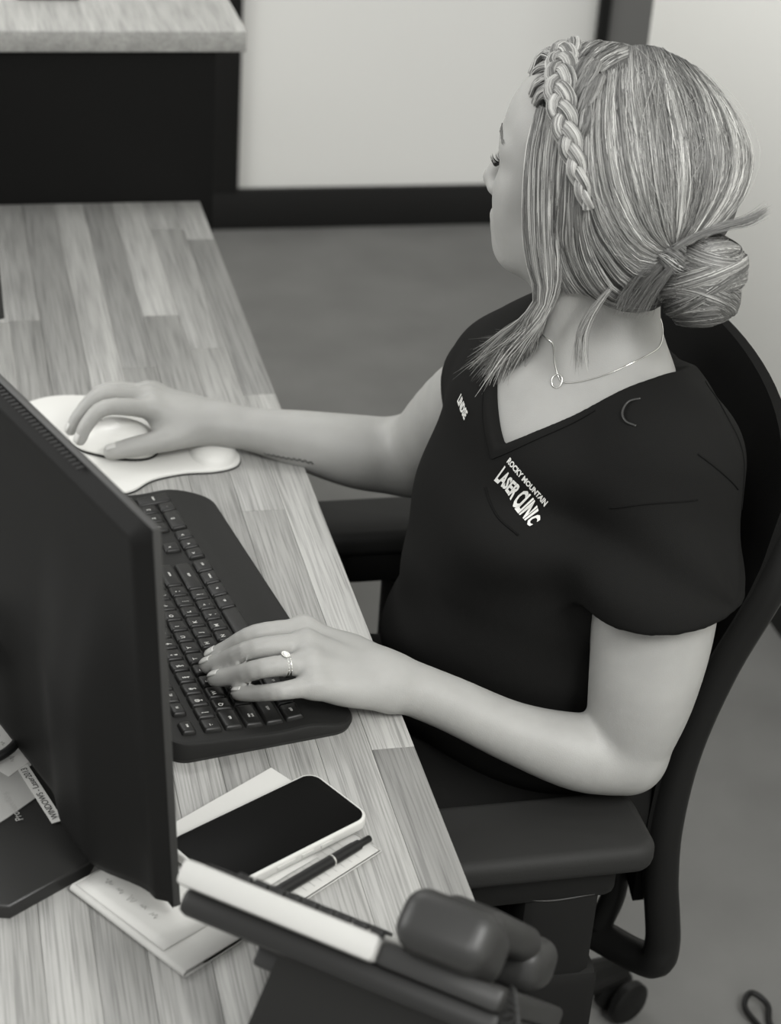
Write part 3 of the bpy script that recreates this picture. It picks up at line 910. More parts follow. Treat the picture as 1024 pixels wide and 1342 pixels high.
def mesh_solid(S_, lo, hi, h, B=12):
    lo = vec(lo); hi = vec(hi)
    nb = np.ceil((hi - lo) / (h * B)).astype(int)
    bs = h * B; rad = bs * .87
    I = np.stack(np.meshgrid(*[np.arange(n) for n in nb], indexing='ij'), -1).reshape(-1, 3)
    cen = lo + (I + .5) * bs
    d = S_.eval(cen)
    act = I[np.abs(d) < rad * 1.35 + .006]
    N = nb * B + 2
    g = np.arange(B + 1)
    off = np.stack(np.meshgrid(g, g, g, indexing='ij'), -1)
    ck, cv, ek, es = [], [], [], []
    def key(ijk): return (ijk[..., 0].astype(np.int64) * N[1] + ijk[..., 1]) * N[2] + ijk[..., 2]
    corners = [(0,0,0),(1,0,0),(0,1,0),(1,1,0),(0,0,1),(1,0,1),(0,1,1),(1,1,1)]
    edges = [(0,1),(2,3),(4,5),(6,7),(0,2),(1,3),(4,6),(5,7),(0,4),(1,5),(2,6),(3,7)]
    for b in act:
        base = b * B
        P = lo + (base + off) * h
        D = S_.eval(P, lo + (b + .5) * bs, rad)
        s = D < 0
        if s.all() or not s.any(): continue
        cs = np.stack([D[i:i + B, j:j + B, k:k + B] for i, j, k in corners], -1)
        sg = cs < 0; mixed = sg.any(-1) & ~sg.all(-1)
        idx = np.argwhere(mixed)
        v = cs[mixed]; acc = np.zeros((len(v), 3)); cnt = np.zeros(len(v))
        for a, e in edges:
            m = (v[:, a] < 0) != (v[:, e] < 0)
            t = np.where(m, v[:, a] / np.where(m, v[:, a] - v[:, e], 1), 0)
            pa = vec(corners[a]); pe = vec(corners[e])
            acc += np.where(m[:, None], pa + (pe - pa) * t[:, None], 0); cnt += m
        cv.append(lo + (base + idx + acc / cnt[:, None]) * h); ck.append(key(base + idx))
        for ax in range(3):
            sl0 = [slice(0, B)] * 3; sl1 = [slice(0, B)] * 3; sl1[ax] = slice(1, B + 1)
            x = s[tuple(sl0)] != s[tuple(sl1)]
            e = np.argwhere(x)
            if len(e):
                ek.append(np.column_stack([base + e, np.full(len(e), ax)])); es.append(s[tuple(sl0)][x])
    ck = np.concatenate(ck); cv = np.concatenate(cv); o = np.argsort(ck); ck = ck[o]; cv = cv[o]
    ek = np.concatenate(ek); es = np.concatenate(es)
    quads = []
    for ax in range(3):
        m = ek[:, 3] == ax; e = ek[m][:, :3]; sg = es[m]
        u, w = (ax + 1) % 3, (ax + 2) % 3
        du = np.zeros(3, int); du[u] = 1; dw = np.zeros(3, int); dw[w] = 1
        ks = np.stack([key(e - du - dw), key(e - dw), key(e), key(e - du)], -1)
        pos = np.searchsorted(ck, ks); pos = np.clip(pos, 0, len(ck) - 1)
        ok = (ck[pos] == ks).all(-1)
        q = pos[ok]; f = sg[ok]
        q[~f] = q[~f][:, ::-1]
        quads.append(q)
    return cv, np.concatenate(quads)

def relax(V, Q, it=2, lam=.5):
    E_ = np.concatenate([Q[:, [0, 1]], Q[:, [1, 2]], Q[:, [2, 3]], Q[:, [3, 0]]])
    for _ in range(it):
        acc = np.zeros_like(V); cnt = np.zeros(len(V))
        np.add.at(acc, E_[:, 0], V[E_[:, 1]]); np.add.at(acc, E_[:, 1], V[E_[:, 0]])
        np.add.at(cnt, E_[:, 0], 1); np.add.at(cnt, E_[:, 1], 1)
        V = V + lam * (acc / np.maximum(cnt, 1)[:, None] - V)
    return V

def solid_obj(name, S_, lo, hi, h, m, parent=None, it=1):
    V, Q = mesh_solid(S_, lo, hi, h)
    if it: V = relax(V, Q, it)
    me = bpy.data.meshes.new(name)
    me.vertices.add(len(V)); me.vertices.foreach_set('co', V.astype(np.float32).ravel())
    me.loops.add(Q.size); me.loops.foreach_set('vertex_index', Q.astype(np.int32).ravel())
    me.polygons.add(len(Q)); me.polygons.foreach_set('loop_start', np.arange(0, Q.size, 4, dtype=np.int32))
    me.update(calc_edges=True); me.validate()
    me.shade_smooth()
    return link(name, me, m, parent)

def sines(P, freqs, seed=0):
    """soft pseudo noise from a few plane waves, about -1..1"""
    r = np.random.default_rng(seed); out = 0
    for f in freqs:
        for _ in range(3):
            d = r.normal(size=3); d /= np.linalg.norm(d)
            out = out + np.sin((P @ d) * f + r.uniform(0, 6.28)) / 3
    return out / len(freqs)

# ================================================================== the woman at the desk
def skin_mat():
    m = mat('skin', .315, .5, .35, bump=.12, bscale=900, var=.05, vscale=26)
    b = m.node_tree.nodes['Principled BSDF']
    b.inputs['Subsurface Weight'].default_value = .12; b.inputs['Subsurface Radius'].default_value = (.006, .005, .004); b.inputs['Subsurface Scale'].default_value = 1
    return m
skin_mat()
woman = thing('person', 'seated woman in black scrubs with a braided bun, typing and holding a mouse', 'person', (.19, -.29, 0))
T0 = vec((.195, -.295, 0)); TF = vec((-.978, -.208, 0)); TR = vec((-.208, .978, 0)); UZ = vec((0, 0, 1))
def TP(f, r, z): return T0 + TF * f + TR * r + UZ * z
TA = np.stack([TF, TR, UZ])
HS = .93
_y = math.atan2(.749, -.637); _p = math.radians(4)
HC = vec((.187, -.301, 1.184)); HF = vec((math.cos(_y) * math.cos(_p), math.sin(_y) * math.cos(_p), math.sin(_p)))
HL = np.cross(UZ, HF); HL /= np.linalg.norm(HL); HU = np.cross(HF, HL)
HA = np.stack([HF, HL, HU])
def HP(x, y, z): return HC + HS * (HF * x + HL * y + HU * z)
def HE(c, r, k): return EL(HP(*c), [q * HS for q in r], HA, k)
shL = vec((.238, -.436, .962)); shR = vec((.170, -.168, .925))
elL = vec((.2130, -.497, .692)); wrL = vec((-.0138, -.4558, .770))
elR = vec((.126, .008, .742)); wrR = vec((-.087, .051, .774))

body = Solid()
torso = [EL(TP(-.012, 0, .86), (.094, .132, .17), TA, .05), EL(TP(.012, 0, .935), (.078, .145, .07), TA, .05),
         EL(TP(.02, 0, .72), (.118, .138, .16), TA, .06), EL(TP(0, 0, .57), (.12, .165, .10), TA, .06),
         EL(TP(.040, .068, .845), (.050, .056, .060), TA, .035), EL(TP(.056, -.072, .845), (.052, .058, .062), TA, .035),
         RC(TP(-.02, -.06, 1.005), shL + vec((0, 0, .012)), .036, .034, .045), RC(TP(-.02, .06, 1.0), shR + vec((0, 0, .012)), .036, .034, .045),
         RC(TP(.052, -.02, .985), shL + vec((-.03, .01, .02)), .008, .009, .022), RC(TP(.052, .02, .985), shR + vec((-.03, -.01, .02)), .008, .009, .022)]
body.add(torso)
neck_b = TP(-.015, 0, .985)
neck = [RC(HP(-.034, 0, -.045), neck_b, .047, .056, .03), RC(HP(-.022, .058, -.05), TP(.05, -.018, .99), .013, .009, .03),
        RC(HP(-.022, -.058, -.05), TP(.05, .018, .99), .013, .009, .03), RC(HP(.0, 0, -.095), TP(.036, 0, .99), .024, .020, .03)]
body.add(neck, .035)
head = [HE((-.012, 0, .03), (.098, .075, .085), .02), HE((.032, 0, .032), (.062, .064, .07), .03),
        HE((.034, 0, -.03), (.054, .055, .072), .03), HE((.040, 0, -.070), (.040, .041, .037), .03),
        RC(HP(.0, .05, -.05), HP(.062, .012, -.097), .016, .015, .03), RC(HP(.0, -.05, -.05), HP(.062, -.012, -.097), .016, .015, .03),
        HE((.076, 0, -.099), (.016, .017, .015), .02),
        HE((.057, .040, -.022), (.022, .021, .022), .02), HE((.057, -.040, -.022), (.022, .021, .022), .02),
        HE((.056, .032, -.047), (.024, .022, .026), .02), HE((.056, -.032, -.047), (.024, .022, .026), .02),
        RC(HP(.086, .012, .020), HP(.066, .048, .018), .010, .010, .015), RC(HP(.086, -.012, .020), HP(.066, -.048, .018), .010, .010, .015),
        HE((.0755, 0, -.068), (.021, .027, .026), .02)]
body.add(head, .03)
for s in (1, -1): body.cut(HE((.095, s * .033, -.001), (.016, .019, .013), .01), .014)
face = [RC(HP(.090, 0, .008), HP(.112, 0, -.038), .008, .0105, .006), HE((.099, .0115, -.043), (.012, .009, .008), .007), HE((.099, -.0115, -.043), (.012, .009, .008), .007),
        HE((.0930, 0, -.0665), (.0095, .022, .0058), .004), HE((.0905, 0, -.0765), (.0095, .019, .0066), .004)]
# upper and lower lids over the eyeballs
for s in (1, -1): face.append(HE((.0735, s * .033, .001), (.0145, .0165, .0135), .004))
body.add(face, .008)

# arms
body.add(limb([shL, vec((.232, -.468, .84)), vec((.2225, -.488, .765)), vec((.2135, -.496, .705))], [.054, .0555, .0490, .0385], 5, .004), .03)
body.add(limb([elL, vec((.165, -.495, .698)), vec((.105, -.483, .717)), vec((.045, -.468, .745)), wrL], [.0385, .0350, .0275, .0245, .0240], 5, .003), .007)
body.add(limb([shR, vec((.150, -.075, .84)), elR + vec((.004, -.004, .006))], [.050, .047, .042], 5, .004), .03)
body.add(limb([elR, vec((.065, .018, .748)), vec((.0, .032, .760)), vec((-.045, .042, .768)), wrR], [.042, .0410, .0320, .0245, .0215], 5, .003), .02)

NAILS = []
def finger(pts, rs, kp=.0055):
    g = chain(pts, rs, .004)
    # knuckle swellings
    return g
def hand(S_, wr, mcp, fingers, rads, thumb, trad, palm_extra, nrm):
    """metacarpals blended into a palm, five separate fingers"""
    wr = vec(wr); pal = []
    for i, m in enumerate(mcp):
        m = vec(m); side = (i - 1.5) / 1.5
        start = wr + (vec(mcp[i]) - vec(mcp[1])) * .42 * (1 if i else 1)
        pal.append(RC(start, m, .0155, .0128, .012))
        pal.append(EL(m + vec(nrm) * .0020, (.0098, .0098, .0098), None, .010))
    pal += palm_extra
    S_.add(pal, .016)
    for m, f, r in zip(mcp, fingers, rads):
        pts = [vec(m)] + [vec(q) for q in f]
        # a softened knuckle: tiny extra swelling on the joints
        g = limb(pts, r, 4)
        S_.add(g, .0045)
        NAILS.append((pts[-1], pts[-2], r[-1]))
    S_.add(limb([vec(q) for q in thumb], trad, 4, .002), .010)
    if wr[1] > 0: NAILS.append((vec(thumb[-1]), vec(thumb[-2]), trad[-1]))

# left hand resting on the keys
hand(body, wrL, [(-.0815, -.4125, .799), (-.0850, -.4415, .803), (-.0860, -.4655, .799), (-.0860, -.4860, .789)],
     [[(-.1265, -.4225, .8045), (-.1510, -.4165, .787), (-.1650, -.4120, .7765)],
      [(-.1320, -.4500, .8075), (-.1580, -.4350, .787), (-.1715, -.4265, .7770)],
      [(-.1290, -.4735, .8025), (-.1540, -.4570, .785), (-.1675, -.4465, .7760)],
      [(-.1165, -.4950, .7920), (-.1385, -.4800, .781), (-.1505, -.4700, .7755)]],
     [[.0110, .0093, .0084, .0074], [.0110, .0093, .0084, .0074], [.0106, .0090, .0081, .0072], [.0096, .0080, .0072, .0065]],
     [(-.020, -.440, .772), (-.055, -.405, .778), (-.085, -.388, .776), (-.108, -.385, .770)], [.016, .0125, .0105, .0085],
     [EL((-.045, -.462, .776), (.038, .026, .016), None, .014), EL((-.050, -.425, .778), (.030, .018, .016), None, .014)], (0, 0, 1))
# right hand over the mouse
hand(body, wrR, [(-.1640, .0500, .797), (-.1660, .0720, .800), (-.1630, .0920, .796), (-.1560, .1090, .787)],
     [[(-.2160, .0290, .812), (-.2380, .0200, .797), (-.2460, .0165, .780)],
      [(-.2160, .0560, .815), (-.2420, .0475, .797), (-.2535, .0455, .778)],
      [(-.2100, .0820, .807), (-.2350, .0800, .788), (-.2440, .0780, .772)],
      [(-.1900, .1120, .792), (-.2120, .1120, .776), (-.2220, .1110, .765)]],
     [[.0108, .0090, .0080, .0068], [.0108, .0090, .0080, .0068], [.0104, .0088, .0078, .0066], [.0094, .0078, .0069, .0060]],
     [(-.105, .045, .771), (-.150, .0275, .770), (-.188, .0235, .765), (-.2130, .0215, .761)], [.016, .0128, .0108, .0085],
     [EL((-.125, .062, .781), (.040, .026, .016), None, .014), EL((-.130, .046, .778), (.034, .018, .015), None, .014)], (0, 0, 1))

body_o = solid_obj('body', body, (-.30, -.60, .46), (.42, .20, 1.31), .0027, 'skin', woman, 2)

# fingernails
def nail(tip, prev, r):
    t = (tip - prev); t /= np.linalg.norm(t)
    n = UZ - t * (t @ UZ); n /= np.linalg.norm(n); b = np.cross(n, t)
    V = []; F = []; na, nb = 6, 6
    c0 = tip - t * (r * .22) ; L = r * 1.5; Wd = r * .70
    for i in range(na + 1):
        u = -1 + 2 * i / na
        for j in range(nb + 1):
            v = -1 + 2 * j / nb
            wv = Wd * (1 - .18 * max(0, -u) ** 2) * (1 - .25 * max(0, u) ** 4)
            a = v * wv / r
            q = c0 + t * (u * L * .5) + (b * math.sin(a) + n * math.cos(a)) * (r * 1.0 + .0004) - n * (r * .22 * max(0, u) ** 2)
            V.append(q)
    for i in range(na):
        for j in range(nb): F.append((i * (nb + 1) + j, i * (nb + 1) + j + 1, (i + 1) * (nb + 1) + j + 1, (i + 1) * (nb + 1) + j))
    o = from_py('fingernail', V, F, 'nail', woman, True)
    md = o.modifiers.new('thick', 'SOLIDIFY'); md.thickness = .0006; md.offset = -1
for q in NAILS: nail(*q)

# ------------------------------------------------------------------ hair
def hair_mat():
    m = bpy.data.materials.new('hair'); m.use_nodes = True; nt = m.node_tree; b = nt.nodes['Principled BSDF']
    at = nt.nodes.new('ShaderNodeAttribute'); at.attribute_name = 'tone'
    r = nt.nodes.new('ShaderNodeValToRGB'); r.color_ramp.elements[0].color = g3(.022); r.color_ramp.elements[1].color = g3(.66)
    e = r.color_ramp.elements.new(.5); e.color = g3(.165)
    nt.links.new(at.outputs['Fac'], r.inputs[0]); nt.links.new(r.outputs[0], b.inputs['Base Color'])
    b.inputs['Roughness'].default_value = .42; b.inputs['Specular IOR Level'].default_value = .45
    MATS['hair'] = m
hair_mat()
mat('hair_under', .075, .7, .25, bump=.5, bscale=500)
NS = 18
def resample(P, n=NS):
    Q = catmull(P, 10); s = np.r_[0, np.cumsum(np.linalg.norm(np.diff(Q, axis=0), axis=1))]
    t = np.linspace(0, s[-1], n)
    return np.stack([np.interp(t, s, Q[:, k]) for k in range(3)], -1)
def sheet_pts(G, u):
    """smooth interpolation across guides; u (N,M) in guide units"""
    G = np.array(G); ng = len(G); i = np.clip(np.floor(u).astype(int), 0, ng - 2); t = (u - i)[..., None]
    M = np.arange(G.shape[1])[None, :].repeat(u.shape[0], 0)
    g = lambda k: G[np.clip(i + k, 0, ng - 1), M]
    p0, p1, p2, p3 = g(-1), g(0), g(1), g(2)
    return .5 * (2 * p1 + (p2 - p0) * t + (2 * p0 - 5 * p1 + 4 * p2 - p3) * t * t + (3 * p1 - p0 - 3 * p2 + p3) * t ** 3)
def to_world(P): return HC + HS * (P @ HA)
def strands_obj(name, P, rad, tone, parent, sides=3):
    """P (N,M,3) head-local; rad (N,) metres; tone (N,M)"""
    P = to_world(P); N, M = P.shape[:2]
    T = np.gradient(P, axis=1); T /= np.linalg.norm(T, axis=-1, keepdims=True) + 1e-12
    out = P - HC; B = np.cross(T, out); B /= np.linalg.norm(B, axis=-1, keepdims=True) + 1e-12
    Nn = np.cross(B, T)
    tt = np.linspace(0, 1, M); tap = np.minimum(1, .35 + tt * 8) * np.minimum(1, .25 + (1 - tt) * 6)
    R_ = rad[:, None] * tap[None]
    ring = []
    for s in range(sides):
        a = (0, PI / 2, PI)[s] if sides == 3 else 2 * PI * s / sides
        ring.append(P + (Nn * math.sin(a) + B * math.cos(a)) * R_[..., None])
    V = np.stack(ring, 2)                         # N,M,sides,3
    idx = np.arange(N * M * sides).reshape(N, M, sides)
    q = []
    for s in range(sides - 1):          # two upper flanks of each strand; its underside lies on the hair below
        t = (s + 1) % sides
        q.append(np.stack([idx[:, :-1, s], idx[:, :-1, t], idx[:, 1:, t], idx[:, 1:, s]], -1).reshape(-1, 4))
    Q = np.concatenate(q)
    me = bpy.data.meshes.new(name)
    me.vertices.add(V.size // 3); me.vertices.foreach_set('co', V.astype(np.float32).ravel())
    me.loops.add(Q.size); me.loops.foreach_set('vertex_index', Q.astype(np.int32).ravel())
    me.polygons.add(len(Q)); me.polygons.foreach_set('loop_start', np.arange(0, Q.size, 4, dtype=np.int32))
    me.update(calc_edges=True)
    a = me.attributes.new('tone', 'FLOAT', 'POINT'); a.data.foreach_set('value', np.repeat(tone.astype(np.float32).reshape(-1), sides))
    me.shade_smooth()
    return link(name, me, 'hair', parent)
def wob(N, M, amp, nw=2.2):
    t = np.linspace(0, 1, M)[None]; ph = rng.uniform(0, 6.28, (N, 1)); f = rng.uniform(.4, nw, (N, 1))
    return amp * rng.normal(size=(N, 1)) * np.sin(ph + f * 6.28 * t)
def tones(u0, N, M, clumps=60, root=.0, lo=.5, spread=.22):
    """tone per strand: locks of lighter and darker hair; roots may be darker"""
    k = rng.uniform(-1, 1, clumps); c = np.interp(u0, np.linspace(0, 1, clumps), k)
    base = lo + spread * c + rng.normal(0, .19, N)
    t = np.linspace(0, 1, M)[None]
    return np.clip(base[:, None] - root * np.exp(-(t / .16) ** 2) + 0 * t, .05, 1)
def section(name, guides, n, parent, depth=.006, width=.00034, umin=0., umax=1., root=.0, lo=.5, clumps=40, lift=.0025, base=True, jit=.02, ends=0., spread=.22):
    G = np.array([resample(g) for g in guides]); ng = len(G)
    u0 = rng.uniform(umin, umax, n)
    # pull strands towards lock centres
    cen = np.sort(rng.uniform(umin, umax, clumps)); near = cen[np.argmin(np.abs(u0[:, None] - cen[None]), 1)]
    t = np.linspace(0, 1, NS)[None]
    pull = .36 * np.clip(t * 1.6, 0, 1)
    u = u0[:, None] * (1 - pull) + near[:, None] * pull + wob(n, NS, jit * .6)
    P = sheet_pts(G, np.clip(u, 0, 1) * (ng - 1))
    # outward direction of the sheet from neighbouring strands
    e = 1e-2; P2 = sheet_pts(G, np.clip(u + e, 0, 1) * (ng - 1)); P1 = sheet_pts(G, np.clip(u - e, 0, 1) * (ng - 1))
    T = np.gradient(P, axis=1); nn = np.cross(P2 - P1, T); nn /= np.linalg.norm(nn, axis=-1, keepdims=True) + 1e-12
    sgn = np.sign((nn * (P - vec((-.028, 0, 0)))).sum(-1, keepdims=True)); nn *= sgn
    dist = np.clip(np.abs(u0 - near) * clumps * 1.6, 0, 1)
    hgt = lift * (1 - dist ** 2)[:, None] * np.sin(PI * np.clip(t, 0, 1)) ** .5 - depth * rng.uniform(0, 1, (n, 1)) ** 2
    P = P + nn * (hgt + wob(n, NS, .0007))[..., None]
    if ends: P = P + (rng.normal(size=(n, 1, 3)) * ends) * (np.clip((t - .55) / .45, 0, 1) ** 2)[..., None]
    o = strands_obj(name, P, rng.uniform(.7, 1.3, n) * width, tones((u0 - umin) / (umax - umin), n, NS, clumps, root, lo, spread), parent)
    if base:
        nu = 26; U = np.linspace(umin, umax, nu)[:, None].repeat(NS, 1); Bp = sheet_pts(G, U * (ng - 1))
        c = vec((-.028, 0, .0)); d = Bp - c; d /= np.linalg.norm(d, axis=-1, keepdims=True)
        V = to_world(Bp - d * (depth * .8))
        F = [(i * NS + j, i * NS + j + 1, (i + 1) * NS + j + 1, (i + 1) * NS + j) for i in range(nu - 1) for j in range(NS - 1)]
        b = from_py(name + '_underlayer', V.reshape(-1, 3), F, 'hair_under', parent, True)
        b.modifiers.new('thick', 'SOLIDIFY').thickness = .002
    return o
MAIN = [[(.0156, .0134, .1177), (-.0128, .068, .0955), (-.0302, .0905, .0629), (-.0451, .0982, .0296), (-.0642, .0934, -.0058), (-.0853, .0735, -.0379), (-.103, .0597, -.0464), (-.1202, .0487, -.0322)],
 [(.014, -.0039, .1192), (-.0239, .066, .0986), (-.0466, .09, .0609), (-.0665, .0945, .025), (-.087, .0852, -.0059), (-.1053, .0685, -.0236), (-.1202, .0558, -.0218)],
 [(.0076, -.0174, .1214), (-.0408, .0607, .1027), (-.067, .0832, .066), (-.0858, .0867, .0333), (-.1018, .079, .0052), (-.1131, .0675, -.0104), (-.1214, .0564, -.0181)],
 [(-.0082, -.024, .1262), (-.0565, .0444, .1112), (-.0859, .0691, .076), (-.1032, .0756, .0401), (-.1138, .0709, .0094), (-.1194, .0626, -.0081), (-.1224, .0561, -.0163)],
 [(-.0251, -.03, .1272), (-.0765, .0247, .1132), (-.1075, .047, .0815), (-.1233, .0563, .0457), (-.127, .0584, .0144), (-.1253, .0572, -.0052), (-.1234, .055, -.0163)],
 [(-.0433, -.0352, .1242), (-.096, .0019, .1073), (-.1255, .0214, .0778), (-.1376, .035, .0452), (-.1363, .046, .0159), (-.13, .0517, -.0043), (-.1243, .0539, -.0162)],
 [(-.0557, -.0381, .1201), (-.104, -.0172, .0999), (-.1337, -.0046, .0707), (-.1457, .0155, .0393), (-.1421, .0353, .0135), (-.1327, .0473, -.006), (-.1253, .0523, -.0171)],
 [(-.0557, -.05, .1151), (-.104, -.0402, .0899), (-.1337, -.0346, .0587), (-.1437, -.0145, .0273), (-.1401, .0153, .0035), (-.1327, .0373, -.012), (-.1253, .0473, -.0201)]]
section('crown_hair', MAIN, 7200, woman, root=.30, lo=.54, clumps=46, lift=.0035, depth=.007, spread=.26)
# the far side of the head, combed the same way to the knot
FAR = [[(p[0], p[1] - .006 if j == 0 else -p[1] * .94 if j < len(g) - 3 else -p[1] * (.94 - .55 * (j - len(g) + 4) / 3), p[2]) for j, p in enumerate(g)] for g in MAIN[:5]]
section('combed_hair', FAR, 1300, woman, root=.28, lo=.48, clumps=30)
LOW = [[(-.0492, .0985, .0186), (-.0543, .095, -.0089), (-.0688, .0830, -.0381), (-.0839, .0665, -.0613), (-.1005, .0520, -.0640), (-.1203, .0439, -.0374)],
 [(-.041, .0993, .0211), (-.0455, .0957, -.0118), (-.0555, .0836, -.0474), (-.073, .0640, -.0766), (-.0944, .0460, -.0760), (-.1182, .0367, -.0481)],
 [(-.0312, .0993, .0288), (-.0366, .0975, -.007), (-.0426, .0876, -.043), (-.0618, .0649, -.0799), (-.0885, .0443, -.0876), (-.1093, .0313, -.0783), (-.1162, .025, -.0604)],
 [(-.0202, .0968, .0429), (-.0283, .0992, .0018), (-.0302, .0896, -.0389), (-.0449, .0660, -.0804), (-.0739, .0440, -.0965), (-.0991, .0317, -.0926), (-.117, .0183, -.0748)]]
LOW = [MAIN[0][2:], MAIN[0][3:]] + LOW
section('swept_hair', LOW, 3000, woman, lo=.46, clumps=22, lift=.003)
FRONT = [[(.0408, .0631, .0734), (.037, .0738, .037), (.0283, .0819, -.0034), (.0182, .0852, -.0452), (.0078, .0852, -.0728), (-.0032, .0829, -.0972), (.0061, .0769, -.1244), (.0329, .0583, -.1715), (.0491, .0466, -.2193)],
 [(.0313, .0676, .0744), (.0272, .077, .041), (.018, .0845, .0008), (.0074, .0872, -.0408), (-.0031, .086, -.0724), (-.0109, .0828, -.0967), (-.0005, .0773, -.125), (.0281, .0568, -.1708), (.0464, .0447, -.2153)],
 [(.0204, .0715, .0743), (.0152, .0801, .0419), (.0059, .0863, .0017), (-.0041, .0879, -.0403), (-.0125, .0857, -.073), (-.0158, .0824, -.0965), (-.0058, .0776, -.1245), (.0213, .0593, -.1676), (.0434, .0424, -.2097)],
 [(.0097, .0751, .0698), (.0032, .0823, .039), (-.0062, .0871, -.0015), (-.0149, .0874, -.0404), (-.0211, .0849, -.0716), (-.0199, .0819, -.0967), (-.0102, .0774, -.1245), (.0129, .0638, -.1628), (.04, .0397, -.2023)],
 [(-.0035, .0796, .0553), (-.0094, .0845, .0252), (-.0176, .0869, -.0127), (-.0243, .086, -.0451), (-.0281, .0834, -.0725), (-.0246, .0811, -.0968), (-.0143, .0775, -.1228), (.0063, .0671, -.1574), (.037, .0374, -.1966)]]
section('loose_lock', FRONT, 2600, woman, lo=.58, clumps=44, lift=.002, base=False, depth=.008, ends=.011)
GU = [g[:6] for g in FRONT]
section('temple_hair', GU, 2200, woman, lo=.52, clumps=60, lift=.0005, depth=.007)
MID = [[(.012, .0770, .0690), (.006, .0835, .035), (-.004, .0870, -.005), (-.013, .087, -.0421), (-.0230, .0825, -.072), (-.030, .073, -.090)],
       [(-.0035, .0806, .0553), (-.0094, .0855, .0252), (-.0176, .0879, -.0127), (-.0243, .087, -.0451), (-.0330, .0790, -.070), (-.042, .066, -.088)],
       [(-.0120, .0900, .0500), (-.0190, .0930, .010), (-.0230, .0890, -.0289), (-.0330, .0760, -.0604), (-.0500, .0610, -.0840), (-.07, .046, -.096)],
       [(-.0202, .0958, .0429), (-.0283, .0982, .0018), (-.0302, .0886, -.0389), (-.0449, .0650, -.0804), (-.0700, .0440, -.0955), (-.085, .036, -.097)]]
section('ear_hair', MID, 2400, woman, lo=.48, clumps=40, lift=.0012)

# ropes of hair: braid, feeder locks, bun
def rope(name, path, r, n, parent, flat=.75, lo=.5, twist=0., m=40, normal=None, wd=.0004, rt=None):
    """a lock: strands laid around a core path (head-local)"""
    P = resample(path, m); T = np.gradient(P, axis=0); T /= np.linalg.norm(T, axis=1, keepdims=True)
    out = P - vec((-.028, 0, 0)); out /= np.linalg.norm(out, axis=1, keepdims=True)
    Nn = out - T * (out * T).sum(1, keepdims=True); Nn /= np.linalg.norm(Nn, axis=1, keepdims=True); B = np.cross(T, Nn)
    rr = np.full(m, r) if rt is None else r * np.interp(np.linspace(0, 1, m), *rt)
    a = rng.uniform(0, 2 * PI, (n, 1)); q = rng.uniform(.72, 1.02, (n, 1))
    ang = a + twist * 2 * PI * np.linspace(0, 1, m)[None] + wob(n, m, .12)
    X = P[None] + rr[None, :, None] * q[..., None] * (Nn[None] * (np.sin(ang) * flat)[..., None] + B[None] * np.cos(ang)[..., None])
    tn = np.clip(lo + rng.normal(0, .14, (n, 1)) + .12 * np.sin(a * 3) + np.zeros((1, m)), .05, 1)
    o = strands_obj(name, X, rng.uniform(.7, 1.3, n) * wd, tn, parent)
    v, f = tube_data(to_world(P), rr * HS * .62, 10, flat=None)
    c = from_py(name + '_core', v, f, 'hair_under', o, True)
    return o
def clean_sheet():
    pass
BR = resample([(.0481, .0083, .1139), (.0407, .0279, .1082), (.0247, .0527, .1035), (.012, .0723, .0922), (-.0034, .0857, .0789), (-.0175, .0946, .0646), (-.0292, .0997, .0503), (-.0411, .1025, .0325), (-.0526, .1019, .0122)], 120)
Tb = np.gradient(BR, axis=0); Tb /= np.linalg.norm(Tb, axis=1, keepdims=True); Ob = BR - vec((-.028, 0, 0)); Ob -= Tb * (Ob * Tb).sum(1, keepdims=True); Ob /= np.linalg.norm(Ob, axis=1, keepdims=True); Lb = np.cross(Tb, Ob)
sb = np.linspace(0, 1, 120); wid = np.interp(sb, [0, .25, .6, 1], [.0080, .0088, .0068, .0030])
for k in range(3):
    ph = 2 * PI * (sb * 3.1 + k / 3)
    path = BR + Lb * (wid * np.sin(ph))[:, None] + Ob * (wid * .62 * np.sin(2 * ph) + .002)[:, None]
    rope('braid_strand', path, .0082, 190, woman, .8, .60, .35, 64, wd=.00036, rt=([0, .3, .7, 1], [.9, 1, .8, .35]))
FEED = [[(.0429, .0625, .0734), (.0358, .0641, .0862), (.0209, .0661, .0933), (.0035, .0739, .0845)],
 [(.0548, .05, .0752), (.0484, .0509, .0891), (.0313, .0541, .0985), (.0105, .065, .092)],
 [(.0700, .0265, .0752), (.0699, .0217, .087), (.0491, .031, .1009), (.0203, .052, .0993)],
 [(.0764, .0204, .0818), (.0727, .0146, .0973), (.0605, .0156, .106), (.0293, .0356, .1049)],
 [(.0737, .012, .0896), (.0692, .008, .1014), (.0572, .0067, .1096), (.0442, .0111, .1083)],
 [(.0162, .0200, .1149), (.0141, .036, .1159), (.0126, .0494, .1105), (.0126, .0573, .0984)],
 [(.0064, .0271, .1158), (-.0008, .049, .1135), (-.0023, .0622, .1054), (-.0011, .0709, .0896)],
 [(-.0109, .0467, .112), (-.015, .0685, .102), (-.0159, .0791, .0903), (-.0131, .083, .0759)],
 [(-.0198, .0669, .0975), (-.0244, .0816, .0878), (-.0261, .0886, .077), (-.0245, .0911, .0611)]]
for i, g in enumerate(FEED): rope('braid_feed_lock', g, .0092 if i < 5 else .0072, 190 if i < 5 else 220, woman, .6, .56 if i < 5 else .40, .15, 26, wd=.00036, rt=([0, .4, 1], [.75, 1.05, .6]))

